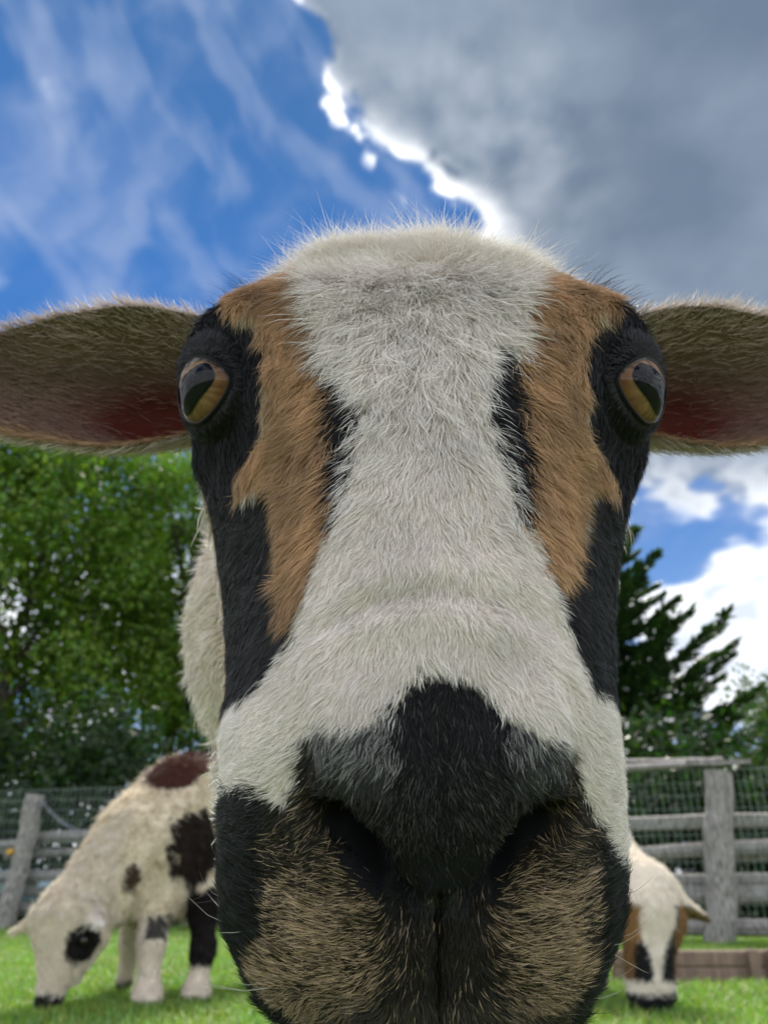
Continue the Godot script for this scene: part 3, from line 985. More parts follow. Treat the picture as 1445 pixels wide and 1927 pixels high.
func near_sheep() -> void:
	build_head()
	set_marks()
	var shift := Vector3(0, 0, 0.75)
	var root := thing("sheep", Vector3(0.0112, 0, -0.75))
	tag(root, "white, tan and black faced sheep pushing its nose up to the lens", "sheep", "sheep in the paddock")
	var r := RandomNumberGenerator.new()
	r.seed = 4
	var face := Fur.new()
	grow_face(face)
	# colours of the skin under the hair
	var cols := PackedColorArray()
	cols.resize(hp.size())
	var wander := FastNoiseLite.new()
	wander.frequency = 300.0
	for i in NS + 1:
		for j in W2:
			var k := i * W2 + j
			var p := hp[k]
			var c := skin_color(kind_at(column_t(j), p.y))
			var ev := eye_center(signf(p.x))
			if absf(p.x) > 0.03 and p.distance_to(ev) < 0.023: c = Color(0.010, 0.009, 0.010)
			var f := 0.9 + 0.25 * wander.get_noise_3dv(p)
			cols[k] = Color(c.r * f, c.g * f, c.b * f)
	var v := hp.duplicate()
	var n := hn.duplicate()
	var idx := PackedInt32Array()
	for i in NS:
		for j in W2:
			var a := i * W2 + j
			var b := i * W2 + (j + 1) % W2
			idx.append_array(PackedInt32Array([a, a + W2, b, b, a + W2, b + W2]))
	var ears := Fur.new()
	for s in [-1.0, 1.0]:
		var got := add_ear(s, v, n, cols, idx, ears, r)
		v = got[0]; n = got[1]; cols = got[2]; idx = got[3]
		got = add_lids(s, v, n, cols, idx, face, r)
		v = got[0]; n = got[1]; cols = got[2]; idx = got[3]
	var bones := [
		[Vector3(0, 0.49, -0.27), Vector3(-0.022, 0.528, -0.43), 0.056, 0.091],
		[Vector3(-0.022, 0.528, -0.43), Vector3(0.0, 0.50, -0.62), 0.091, 0.122],
		[Vector3(0.0, 0.50, -0.64), Vector3(0.03, 0.53, -1.12), 0.125, 0.150],
		[Vector3(0.03, 0.53, -1.12), Vector3(0.03, 0.52, -1.22), 0.150, 0.135],
		[Vector3(0.01, 0.41, -0.64), Vector3(0.03, 0.42, -1.1), 0.085, 0.11],
		[Vector3(0.03, 0.56, -1.33), Vector3(0.03, 0.36, -1.40), 0.035, 0.025],
	]
	for s in [-1.0, 1.0]:
		bones.append([Vector3(s * 0.05 + 0.01, 0.40, -0.68), Vector3(s * 0.05 + 0.01, 0.22, -0.68), 0.045, 0.027])
		bones.append([Vector3(s * 0.05 + 0.01, 0.22, -0.68), Vector3(s * 0.05 + 0.01, 0.06, -0.67), 0.026, 0.018])
		bones.append([Vector3(s * 0.05 + 0.01, 0.045, -0.665), Vector3(s * 0.05 + 0.01, 0.022, -0.65), 0.020, 0.020])
		bones.append([Vector3(s * 0.09 + 0.03, 0.46, -1.16), Vector3(s * 0.10 + 0.03, 0.30, -1.13), 0.095, 0.05])
		bones.append([Vector3(s * 0.10 + 0.03, 0.30, -1.13), Vector3(s * 0.10 + 0.03, 0.23, -1.26), 0.05, 0.026])
		bones.append([Vector3(s * 0.10 + 0.03, 0.23, -1.26), Vector3(s * 0.10 + 0.03, 0.06, -1.23), 0.025, 0.019])
		bones.append([Vector3(s * 0.10 + 0.03, 0.045, -1.225), Vector3(s * 0.10 + 0.03, 0.022, -1.205), 0.021, 0.021])
	var bb := blob(bones, 0.05, 0.014)
	var look := func(p: Vector3) -> Array:
		if p.y < 0.035: return [Color(0.05, 0.045, 0.04), 0.0, 0.0, 0.0, 0.0]
		if p.y < 0.26: return [Color(0.62, 0.55, 0.47), 0.009, 0.0016, 0.3, 5.0]
		var dens := 17.0 if p.z > -0.60 and p.x < -0.02 and p.y > 0.42 else 2.0
		if p.z > -0.33: return [Color(0.50, 0.36, 0.22), 0.012, 0.0008, 0.45, 20.0]
		if p.distance_to(Vector3(0.16, 0.6, -0.95)) < 0.15: return [Color(0.03, 0.025, 0.022), 0.02, 0.0016, 0.7, dens]
		return [Color(0.84, 0.77, 0.69), 0.010, 0.0009 if dens > 10.0 else 0.0018, 0.55, dens]
	var comb := func(p: Vector3) -> Vector3:
		return Vector3(p.x * 0.5, -0.8, -0.6)
	var base := v.size()
	v.append_array(bb[0])
	n.append_array(bb[1])
	for q in bb[0]:
		var c: Color = look.call(q)[0]
		cols.append(Color(c.r * 0.8, c.g * 0.76, c.b * 0.7))
	for q in bb[2]:
		idx.append(q + base)
	part("body", arrays(v, idx, cols, n), m_skin, root, Transform3D(Basis(), shift))
	for s in [-1.0, 1.0]:
		add_eye(root, s, shift)
	var fleece := Fur.new()
	grow_blob(fleece, bb, look, comb, r)
	tag(part("face_hair", face.mesh(), m_hair, root, Transform3D(Basis(), shift)), "", "", "", "stuff")
	tag(part("ear_hair", ears.mesh(), m_hair, root, Transform3D(Basis(), shift)), "", "", "", "stuff")
	tag(part("fleece", fleece.mesh(), m_hair, root, Transform3D(Basis(), shift)), "", "", "", "stuff")

# ---------------------------------------------------------------- the two that graze
func grazer(at: Vector3, label: String, bones: Array, k: float, look: Callable, comb: Callable, eyes: Array, sd: int) -> Node3D:
	var root := thing("sheep", at)
	tag(root, label, "sheep", "sheep in the paddock")
	var b := blob(bones, k, 0.0105)
	var cols := PackedColorArray()
	for q in b[0]:
		var c: Color = look.call(q)[0]
		cols.append(Color(c.r * 0.8, c.g * 0.77, c.b * 0.72))
	var place := Transform3D(Basis(), -at)
	part("body", arrays(b[0], b[2], cols, b[1]), m_skin, root, place)
	var r := RandomNumberGenerator.new()
	r.seed = sd
	var fur := Fur.new()
	grow_blob(fur, b, look, comb, r)
	tag(part("fleece", fur.mesh(), m_hair, root, place), "", "", "", "stuff")
	for e in eyes:
		var ball := SphereMesh.new()
		ball.radius = 0.013
		ball.height = 0.026
		var m := mat(Color(0.02, 0.014, 0.01), 0.08)
		part("eye", ball, m, root, Transform3D(Basis(), e - at))
	return root

func near_to(p: Vector3, c: Vector3, r: float) -> bool:
	return p.distance_squared_to(c) < r * r

func piebald_sheep() -> void:
	var V := func(x, y, f): return Vector3(x, y, -f)
	var bones := [
		[V.call(-1.046, 0.045, 2.745), V.call(-1.038, 0.15, 2.77), 0.040, 0.054],
		[V.call(-1.038, 0.15, 2.77), V.call(-1.045, 0.245, 2.80), 0.058, 0.106],
		[V.call(-1.045, 0.245, 2.80), V.call(-1.045, 0.295, 2.83), 0.103, 0.092],
		[V.call(-1.008, 0.12, 2.80), V.call(-0.98, 0.21, 2.82), 0.036, 0.064],
		[V.call(-1.04, 0.29, 2.84), V.call(-0.965, 0.375, 2.93), 0.092, 0.140],
		[V.call(-0.965, 0.375, 2.93), V.call(-0.88, 0.475, 3.02), 0.140, 0.195],
		[V.call(-0.88, 0.475, 3.02), V.call(-0.785, 0.62, 3.17), 0.195, 0.212],
		[V.call(-0.785, 0.61, 3.17), V.call(-0.63, 0.56, 3.38), 0.21, 0.20],
		[V.call(-0.83, 0.35, 3.02), V.call(-0.67, 0.40, 3.30), 0.13, 0.14],
		[V.call(-0.80, 0.34, 2.93), V.call(-0.785, 0.19, 2.885), 0.060, 0.039],
		[V.call(-0.785, 0.19, 2.885), V.call(-0.775, 0.055, 2.865), 0.037, 0.034],
		[V.call(-0.790, 0.035, 2.855), V.call(-0.793, 0.018, 2.845), 0.024, 0.024],
		[V.call(-0.755, 0.035, 2.855), V.call(-0.752, 0.018, 2.845), 0.024, 0.024],
		[V.call(-0.92, 0.33, 3.12), V.call(-0.935, 0.18, 3.16), 0.055, 0.036],
		[V.call(-0.935, 0.18, 3.16), V.call(-0.95, 0.03, 3.19), 0.034, 0.028],
		[V.call(-0.63, 0.46, 3.10), V.call(-0.645, 0.28, 3.00), 0.080, 0.046],
		[V.call(-0.645, 0.28, 3.00), V.call(-0.630, 0.16, 2.985), 0.046, 0.034],
		[V.call(-0.630, 0.16, 2.985), V.call(-0.635, 0.055, 2.965), 0.033, 0.033],
		[V.call(-0.655, 0.034, 2.955), V.call(-0.658, 0.018, 2.945), 0.023, 0.023],
		[V.call(-0.615, 0.034, 2.955), V.call(-0.612, 0.018, 2.945), 0.023, 0.023],
		[V.call(-0.50, 0.44, 3.45), V.call(-0.49, 0.26, 3.42), 0.09, 0.045],
		[V.call(-0.49, 0.26, 3.42), V.call(-0.49, 0.028, 3.44), 0.036, 0.026],
		[V.call(-1.115, 0.275, 2.80), V.call(-1.215, 0.225, 2.77), 0.020, 0.010],
		[V.call(-0.965, 0.265, 2.745), V.call(-0.905, 0.245, 2.715), 0.024, 0.010],
	]
	var wool := Color(0.88, 0.79, 0.64)
	var grain := FastNoiseLite.new()
	grain.frequency = 12.0
	var look := func(p: Vector3) -> Array:
		var g := grain.get_noise_3dv(p)
		var c := wool
		var length := 0.026
		var lift := 0.75
		var dens := 3.4 if -p.z < 3.1 + (p.x + 0.8) * 0.5 else 0.8
		var f := -p.z
		if p.y < 0.03: return [Color(0.10, 0.09, 0.075), 0.0, 0.0, 0.0, 0.0]
		if f < 2.875 and p.x < -0.9:
			# the face, short-haired
			length = 0.012
			lift = 0.4
			dens = 9.0
			c = Color(0.86, 0.78, 0.66)
			if p.y > 0.27: length = 0.022
			if p.y < 0.062 + 0.012 * g: c = Color(0.012, 0.012, 0.016)
			elif near_to(p, Vector3(-0.962, 0.196, -2.735), 0.058 + 0.006 * g): c = Color(0.012, 0.010, 0.010)
			elif near_to(p, Vector3(-0.985, 0.268, -2.735), 0.022): c = Color(0.12, 0.10, 0.09)
			elif p.x > -0.955 and p.y > 0.235 and f < 2.76: c = Color(0.92, 0.86, 0.82)
		elif p.y < 0.27 and f < 3.25:
			length = 0.011
			lift = 0.3
			dens = 9.0
			c = Color(0.86, 0.77, 0.68)
			if p.x < -0.86: c = c.lerp(Color(0.10, 0.09, 0.08), sm(0.06, 0.035, p.y))
			if p.x > -0.70 and p.y > 0.115 and f < 3.1: c = Color(0.010, 0.008, 0.009)
			if p.x < -0.74 and p.x > -0.86 and p.y > 0.20 and p.x > -0.80: c = Color(0.07, 0.065, 0.06)
		else:
			if p.x > -0.70 and p.y < 0.345 + 0.03 * g and f < 3.13: c = Color(0.010, 0.008, 0.009)
			elif near_to(p, Vector3(-0.725, 0.49, -2.98), 0.125 + 0.05 * g): c = Color(0.028, 0.017, 0.013)
			elif near_to(p, Vector3(-0.815, 0.775, -3.03), 0.125 + 0.05 * g) or near_to(p, Vector3(-0.70, 0.79, -3.22), 0.13): c = Color(0.085, 0.032, 0.026)
			elif near_to(p, Vector3(-0.875, 0.385, -2.83), 0.038 + 0.03 * g): c = Color(0.09, 0.06, 0.04)
			else:
				var curl_shade := grain.get_noise_3d(p.x * 4.0, p.y * 4.0, p.z * 4.0)  # noise darkens the wool, painted shade in its creases
				c = Color(c.r * (1.0 + 0.35 * g + 0.85 * minf(curl_shade, 0.1)), c.g * (1.0 + 0.40 * g + 0.95 * minf(curl_shade, 0.1)), c.b * (1.0 + 0.5 * g + 1.1 * minf(curl_shade, 0.1)))
		return [c, length, 0.0019, lift, dens]
	var comb := func(p: Vector3) -> Vector3:
		if -p.z < 2.875 and p.x < -0.9: return Vector3(0, -1, 0.1)
		return Vector3(0.2, -1.0, -0.2)
	grazer(Vector3(-0.80, 0, -3.05), "woolly piebald sheep with a black eye patch grazing by the leaning post", bones, 0.045, look, comb, [Vector3(-0.958, 0.205, -2.722)], 21)

func striped_sheep() -> void:
	var V := func(x, y, f): return Vector3(x, y, -f)
	var bones := [
		[V.call(0.818, 0.045, 2.735), V.call(0.835, 0.075, 2.745), 0.044, 0.062, 1.15],
		[V.call(0.835, 0.075, 2.745), V.call(0.855, 0.16, 2.77), 0.060, 0.060],
		[V.call(0.855, 0.16, 2.77), V.call(0.885, 0.265, 2.81), 0.062, 0.092, 1.1],
		[V.call(0.885, 0.265, 2.81), V.call(0.900, 0.335, 2.88), 0.095, 0.100, 1.1],
		[V.call(0.845, 0.10, 2.82), V.call(0.875, 0.22, 2.88), 0.045, 0.07],
		[V.call(0.895, 0.335, 2.90), V.call(0.80, 0.42, 3.10), 0.10, 0.155],
		[V.call(0.80, 0.42, 3.10), V.call(0.64, 0.49, 3.48), 0.155, 0.20],
		[V.call(0.64, 0.49, 3.48), V.call(0.48, 0.50, 3.85), 0.20, 0.19],
		[V.call(0.72, 0.33, 3.25), V.call(0.54, 0.34, 3.7), 0.12, 0.12],
		[V.call(0.985, 0.315, 2.85), V.call(1.075, 0.262, 2.80), 0.034, 0.010],
		[V.call(0.80, 0.315, 2.85), V.call(0.715, 0.262, 2.82), 0.034, 0.010],
		[V.call(0.80, 0.35, 3.22), V.call(0.79, 0.18, 3.20), 0.06, 0.034],
		[V.call(0.79, 0.18, 3.20), V.call(0.79, 0.028, 3.19), 0.030, 0.026],
		[V.call(0.62, 0.35, 3.16), V.call(0.61, 0.18, 3.14), 0.06, 0.034],
		[V.call(0.61, 0.18, 3.14), V.call(0.61, 0.028, 3.13), 0.030, 0.026],
		[V.call(0.60, 0.42, 3.85), V.call(0.60, 0.24, 3.84), 0.09, 0.04],
		[V.call(0.60, 0.24, 3.84), V.call(0.60, 0.028, 3.84), 0.034, 0.026],
		[V.call(0.40, 0.42, 3.78), V.call(0.40, 0.24, 3.77), 0.09, 0.04],
		[V.call(0.40, 0.24, 3.77), V.call(0.40, 0.028, 3.77), 0.034, 0.026],
	]
	var grain := FastNoiseLite.new()
	grain.frequency = 12.0
	var look := func(p: Vector3) -> Array:
		var f := -p.z
		var g := grain.get_noise_3dv(p)
		if p.y < 0.028: return [Color(0.04, 0.04, 0.04), 0.0, 0.0, 0.0, 0.0]
		if f < 2.94 and p.y < 0.36:
			var axis := lerpf(0.832, 0.895, clampf((p.y - 0.04) / 0.26, 0, 1))
			var u := p.x - axis + g * 0.006
			var c := Color(0.90, 0.84, 0.75)
			if p.y < 0.066 + 0.012 * g and f < 2.78: c = Color(0.014, 0.014, 0.018)
			elif p.y > 0.10 and p.y < 0.33:
				var au := absf(u + 0.004)
				var inner := lerpf(0.016, 0.056, sm(0.13, 0.26, p.y))
				var split := lerpf(0.045, 0.066, sm(0.13, 0.26, p.y))
				if au > inner:
					if p.y < 0.205: c = Color(0.012, 0.012, 0.014) if au < 0.062 else Color(0.26, 0.15, 0.06)
					else: c = Color(0.03, 0.025, 0.02) if au < split and u > 0 else Color(0.36, 0.20, 0.08)
				if p.y > 0.305 and au < 0.09: c = Color(0.90, 0.84, 0.75)
				if f > 2.88 or (p.x > 0.99): c = Color(0.90, 0.84, 0.75)
				if p.x > 0.99 and p.y < 0.27 + (p.x - 1.08) * -0.45: c = Color(0.16, 0.12, 0.03)
			return [c, 0.012, 0.0016, 0.38, 10.0]
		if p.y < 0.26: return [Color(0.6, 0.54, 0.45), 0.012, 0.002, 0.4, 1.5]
		return [Color(0.90, 0.84, 0.75), 0.018, 0.0018, 0.55, 4.0 if f < 3.1 else 0.6]
	var comb := func(p: Vector3) -> Vector3:
		if -p.z < 2.94: return Vector3((p.x - 0.87) * 2.0, -1, 0.1)
		return Vector3(0.4, -0.8, 0.3)
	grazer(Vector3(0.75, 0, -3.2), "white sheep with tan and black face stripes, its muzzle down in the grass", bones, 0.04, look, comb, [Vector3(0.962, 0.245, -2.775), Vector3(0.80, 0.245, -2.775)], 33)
# ---------------------------------------------------------------- split timber, boards, wire
func stick(a: Vector3, b: Vector3, ra: float, rb: float, flat: float, sd: int, segs := 9, sides := 8, rough := 0.26) -> ArrayMesh:
	# a riven length of timber: an uneven many-sided loft
	var r := RandomNumberGenerator.new()
	r.seed = sd
	var dir := (b - a).normalized()
	var e1 := dir.cross(Vector3.UP if absf(dir.y) < 0.8 else Vector3.RIGHT).normalized()
	var e2 := dir.cross(e1).normalized()
	var shape := []
	for k in sides: shape.append(1.0 + r.randf_range(-rough, rough))
	var st := SurfaceTool.new()
	st.begin(Mesh.PRIMITIVE_TRIANGLES)
	st.set_smooth_group(-1)
	var rows := []
	for i in segs + 1:
		var t := float(i) / segs
		var p := a.lerp(b, t) + (e1 * r.randf_range(-1, 1) + e2 * r.randf_range(-1, 1)) * ra * 0.16
		var rad := lerpf(ra, rb, t) * (1.0 + r.randf_range(-0.06, 0.06))
		var row := []
		for k in sides:
			var th := TAU * k / sides
			row.append(p + (e1 * cos(th) * flat + e2 * sin(th)) * rad * (shape[k] + r.randf_range(-0.05, 0.05)))
		rows.append(row)
	for i in segs:
		for k in sides:
			var q := [rows[i][k], rows[i][(k + 1) % sides], rows[i + 1][k], rows[i + 1][(k + 1) % sides]]
			for w in [0, 1, 2, 1, 3, 2]:
				st.add_vertex(q[w])
	for end in [0, segs]:
		var mid := Vector3.ZERO
		for p in rows[end]: mid += p / sides
		for k in sides:
			var p1: Vector3 = rows[end][k]
			var p2: Vector3 = rows[end][(k + 1) % sides]
			for p in ([mid, p2, p1] if end == 0 else [mid, p1, p2]):
				st.add_vertex(p)
	st.generate_normals()
	return st.commit()

func fence_at(t: float) -> Vector3:
	# the line of the fence on the ground, t 0 at the leaning post, 1 at the stout post
	return Vector3(lerpf(-2.93, 2.03, t), 0, lerpf(-6.5, -5.18, t))

func rail_fence() -> void:
	var o := fence_at(0.5)
	var f := thing("rail_fence", o)
	tag(f, "grey weathered split rail fence with wire netting behind the sheep", "fence")
	var put := func(called: String, mesh: Mesh, m: Material) -> MeshInstance3D:
		return part(called, mesh, m, f, Transform3D(Basis(), -o))
	var P := func(t: float, y: float, fwd := 0.0) -> Vector3:
		return fence_at(t) + Vector3(0, y, fwd)
	put.call("post", stick(P.call(0.0, -0.1), P.call(0.018, 0.975), 0.072, 0.062, 1.0, 5, 8, 8), m_wood)
	put.call("post", stick(P.call(1.0, -0.1), P.call(1.034, 1.00), 0.086, 0.078, 1.0, 6, 9, 8), m_wood)
	put.call("post", stick(P.call(1.75, -0.1), P.call(1.75, 1.0), 0.085, 0.075, 1.0, 7, 8, 8), m_wood)
	put.call("post", stick(P.call(0.5, -0.1), P.call(0.5, 1.0), 0.085, 0.075, 1.0, 8, 8, 8), m_wood)
	put.call("post", stick(P.call(-0.6, -0.1), P.call(-0.6, 1.0), 0.085, 0.075, 1.0, 9, 8, 8), m_wood)
	# rails by the stout post
	put.call("rail", stick(P.call(0.50, 0.98, 0.02), P.call(0.995, 1.045, 0.03), 0.029, 0.022, 1.3, 11), m_wood)
	put.call("rail", stick(P.call(0.90, 1.085, -0.03), P.call(1.045, 1.075, -0.03), 0.022, 0.019, 1.3, 12), m_wood)
	put.call("rail", stick(P.call(0.985, 1.055, 0.0), P.call(1.075, 1.055, 0.0), 0.022, 0.015, 1.3, 121), m_wood)
	put.call("rail", stick(P.call(0.50, 0.67, -0.12), P.call(1.105, 0.70, -0.12), 0.052, 0.043, 0.8, 13), m_wood)
	put.call("rail", stick(P.call(0.905, 0.50, -0.13), P.call(1.40, 0.635, -0.13), 0.043, 0.043, 0.8, 14), m_wood)
	put.call("rail", stick(P.call(0.89, 0.46, -0.2), P.call(1.02, 0.53, -0.2), 0.039, 0.026, 0.8, 15), m_wood)
	put.call("rail", stick(P.call(1.02, 0.515, -0.2), P.call(1.6, 0.56, -0.2), 0.047, 0.043, 0.8, 16), m_wood)
	put.call("rail", stick(P.call(0.60, 0.26, -0.12), P.call(1.5, 0.28, -0.12), 0.052, 0.047, 0.8, 17), m_wood)
	put.call("rail", stick(P.call(0.92, 0.345, -0.16), P.call(1.6, 0.35, -0.16), 0.039, 0.039, 0.8, 171), m_wood)
	put.call("rail", stick(P.call(0.55, 0.09, -0.1), P.call(1.6, 0.12, -0.1), 0.052, 0.047, 0.8, 18), m_wood)
	# rails by the leaning post
	put.call("rail", stick(P.call(0.0, 0.64, -0.14), P.call(0.52, 0.72, -0.14), 0.043, 0.043, 0.8, 19), m_wood)
	put.call("rail", stick(P.call(-0.5, 0.60, -0.16), P.call(0.02, 0.60, -0.16), 0.047, 0.043, 0.8, 20), m_wood)
	put.call("rail", stick(P.call(-0.04, 0.535, -0.2), P.call(0.085, 0.545, -0.2), 0.041, 0.026, 0.8, 21), m_wood)
	put.call("rail", stick(P.call(0.0, 0.37, -0.14), P.call(0.5, 0.40, -0.14), 0.047, 0.043, 0.8, 22), m_wood)
	put.call("rail", stick(P.call(-0.5, 0.33, -0.16), P.call(0.03, 0.36, -0.16), 0.047, 0.043, 0.8, 23), m_wood)
	put.call("rail", stick(P.call(-0.5, 0.12, -0.14), P.call(0.5, 0.16, -0.14), 0.052, 0.052, 0.8, 24), m_wood)
	put.call("rail", stick(P.call(0.01, 0.26, -0.2), P.call(0.4, 0.25, -0.2), 0.039, 0.039, 0.8, 25), m_wood)
	# slack chain from the leaning post to the rail
	var st := SurfaceTool.new()
	st.begin(Mesh.PRIMITIVE_TRIANGLES)
	var links := 15
	for i in links:
		var t := (i + 0.5) / links
		var p: Vector3 = P.call(0.03 + 0.085 * t, 0.93 - 0.25 * t - 0.035 * sin(t * PI), 0.05)
		var tor := TorusMesh.new()
		tor.inner_radius = 0.007
		tor.outer_radius = 0.015
		tor.rings = 10
		tor.ring_segments = 6
		var b := Basis(Vector3(0, 0, 1), -0.55).rotated(Vector3(1, -0.55, 0).normalized(), PI * 0.5 * (i % 2)) * Basis().scaled(Vector3(1.6, 1, 1))
		st.append_from(tor, 0, Transform3D(b, p))
	var steel := mat(Color(0.20, 0.22, 0.26), 0.4)
	steel.metallic = 0.7
	put.call("chain", st.commit(), steel)
	# yellow insulator on the leaning post
	var ins := CylinderMesh.new()
	ins.top_radius = 0.016
	ins.bottom_radius = 0.024
	ins.height = 0.04
	var yl := part("insulator", ins, mat(Color(0.62, 0.33, 0.02), 0.5), f, Transform3D(Basis(Vector3(1, 0, 0), PI / 2), (P.call(-0.003, 0.545, 0.10) as Vector3) - o))
	yl.set_meta("label", "yellow plastic insulator on the leaning post")
	# welded netting, every wire a thin bar
	st = SurfaceTool.new()
	st.begin(Mesh.PRIMITIVE_TRIANGLES)
	var bar := BoxMesh.new()
	var along: Vector3 = (fence_at(1.0) - fence_at(0.0)).normalized()
	var turn := Basis(along, Vector3.UP, along.cross(Vector3.UP))
	var span := fence_at(0.0).distance_to(fence_at(1.0))
	var t0 := -0.55
	var t1 := 1.7
	var n := int((t1 - t0) * span / 0.045)
	for i in n:
		var p: Vector3 = P.call(t0 + i * 0.045 / span, 0.54, -0.085)
		bar.size = Vector3(0.0022, 0.98, 0.0022)
		st.append_from(bar, 0, Transform3D(turn * Basis(Vector3(0, 0, 1), sin(i * 1.7) * 0.006), p))
	for i in 13:
		var p: Vector3 = P.call((t0 + t1) * 0.5, 0.06 + i * 0.08, -0.083)
		bar.size = Vector3((t1 - t0) * span, 0.0022, 0.0022)
		st.append_from(bar, 0, Transform3D(turn, p))
	var wire := mat(Color(0.25, 0.32, 0.29), 0.45)
	put.call("wire_netting", st.commit(), wire)

func bevel_box(size: Vector3, e := 0.006) -> ArrayMesh:
	var st := SurfaceTool.new()
	st.begin(Mesh.PRIMITIVE_TRIANGLES)
	st.set_smooth_group(-1)
	var h := size * 0.5
	var add := func(pts: Array, out: Vector3) -> void:
		var nn: Vector3 = (pts[1] - pts[0]).cross(pts[2] - pts[0])
		if nn.dot(out) > 0: pts.reverse()
		for i in pts.size() - 2:
			for p in [pts[0], pts[i + 1], pts[i + 2]]: st.add_vertex(p)
	for ax in 3:
		for s in [-1.0, 1.0]:
			var b := (ax + 1) % 3
			var c := (ax + 2) % 3
			var pts := []
			for q in [[-1, -1], [1, -1], [1, 1], [-1, 1]]:
				var p := Vector3.ZERO
				p[ax] = s * h[ax]
				p[b] = q[0] * (h[b] - e)
				p[c] = q[1] * (h[c] - e)
				pts.append(p)
			var o := Vector3.ZERO
			o[ax] = s
			add.call(pts, o)
	for ax in 3:
		var b := (ax + 1) % 3
		var c := (ax + 2) % 3
		for s in [-1.0, 1.0]:
			for q in [-1.0, 1.0]:
				var pts := []
				for w in [[-1, 0], [1, 0], [1, 1], [-1, 1]]:
					var p := Vector3.ZERO
					p[ax] = w[0] * (h[ax] - e)
					p[b] = s * (h[b] - (0.0 if w[1] == 0 else e))
					p[c] = q * (h[c] - (e if w[1] == 0 else 0.0))
					pts.append(p)
				var o := Vector3.ZERO
				o[b] = s
				o[c] = q
				add.call(pts, o)
	for sx in [-1.0, 1.0]:
		for sy in [-1.0, 1.0]:
			for sz in [-1.0, 1.0]:
				var s := Vector3(sx, sy, sz)
				add.call([Vector3(h.x, h.y - e, h.z - e) * s, Vector3(h.x - e, h.y, h.z - e) * s, Vector3(h.x - e, h.y - e, h.z) * s], s)
	st.generate_normals()
	return st.commit()

func timber_edging() -> void:
	var at := Vector3(2.45, 0, -3.46)
	var o := thing("timber_edging", at)
	tag(o, "low brown timber edging of stacked boards at the foot of the fence", "edging")
	for k in 2:
		part("board", bevel_box(Vector3(1.62, 0.056, 0.040)), m_board, o, Transform3D(Basis(), Vector3(0.30, 0.030 + k * 0.059, 0.0)))
		part("board", bevel_box(Vector3(1.0, 0.056, 0.040)), m_board, o, Transform3D(Basis(), Vector3(-1.035, 0.030 + k * 0.059, -0.012)))
	for x in [-0.98, -0.90]:
		part("stake", bevel_box(Vector3(0.042, 0.125, 0.03)), m_board, o, Transform3D(Basis(), Vector3(x, 0.0625, 0.030)))

# ---------------------------------------------------------------- trees
class Leaves:
	var v := PackedVector3Array()
	var c := PackedColorArray()
	var idx := PackedInt32Array()
	func leaf(p: Vector3, along: Vector3, side: Vector3, length: float, width: float, col: Color) -> void:
		var k := v.size()
		var fold := along.cross(side) * width * 0.18
		v.append(p)
		v.append(p + along * length * 0.45 + side * width * 0.5 + fold)
		v.append(p + along * length * 0.45 - side * width * 0.5 + fold)
		v.append(p + along * length)
		for q in 4: c.append(col)
		idx.append_array(PackedInt32Array([k, k + 1, k + 3, k, k + 3, k + 2]))
	func mesh() -> ArrayMesh:
		var a := []
		a.resize(Mesh.ARRAY_MAX)
		a[Mesh.ARRAY_VERTEX] = v
		a[Mesh.ARRAY_INDEX] = idx
		a[Mesh.ARRAY_COLOR] = c
		var m := ArrayMesh.new()
		m.add_surface_from_arrays(Mesh.PRIMITIVE_TRIANGLES, a)
		return m

func rand_dir(r: RandomNumberGenerator) -> Vector3:
	return Vector3(r.randfn(), r.randfn(), r.randfn()).normalized()

func join(meshes: Array) -> ArrayMesh:
	var st := SurfaceTool.new()
	st.begin(Mesh.PRIMITIVE_TRIANGLES)
	for m in meshes: st.append_from(m, 0, Transform3D())
	return st.commit()

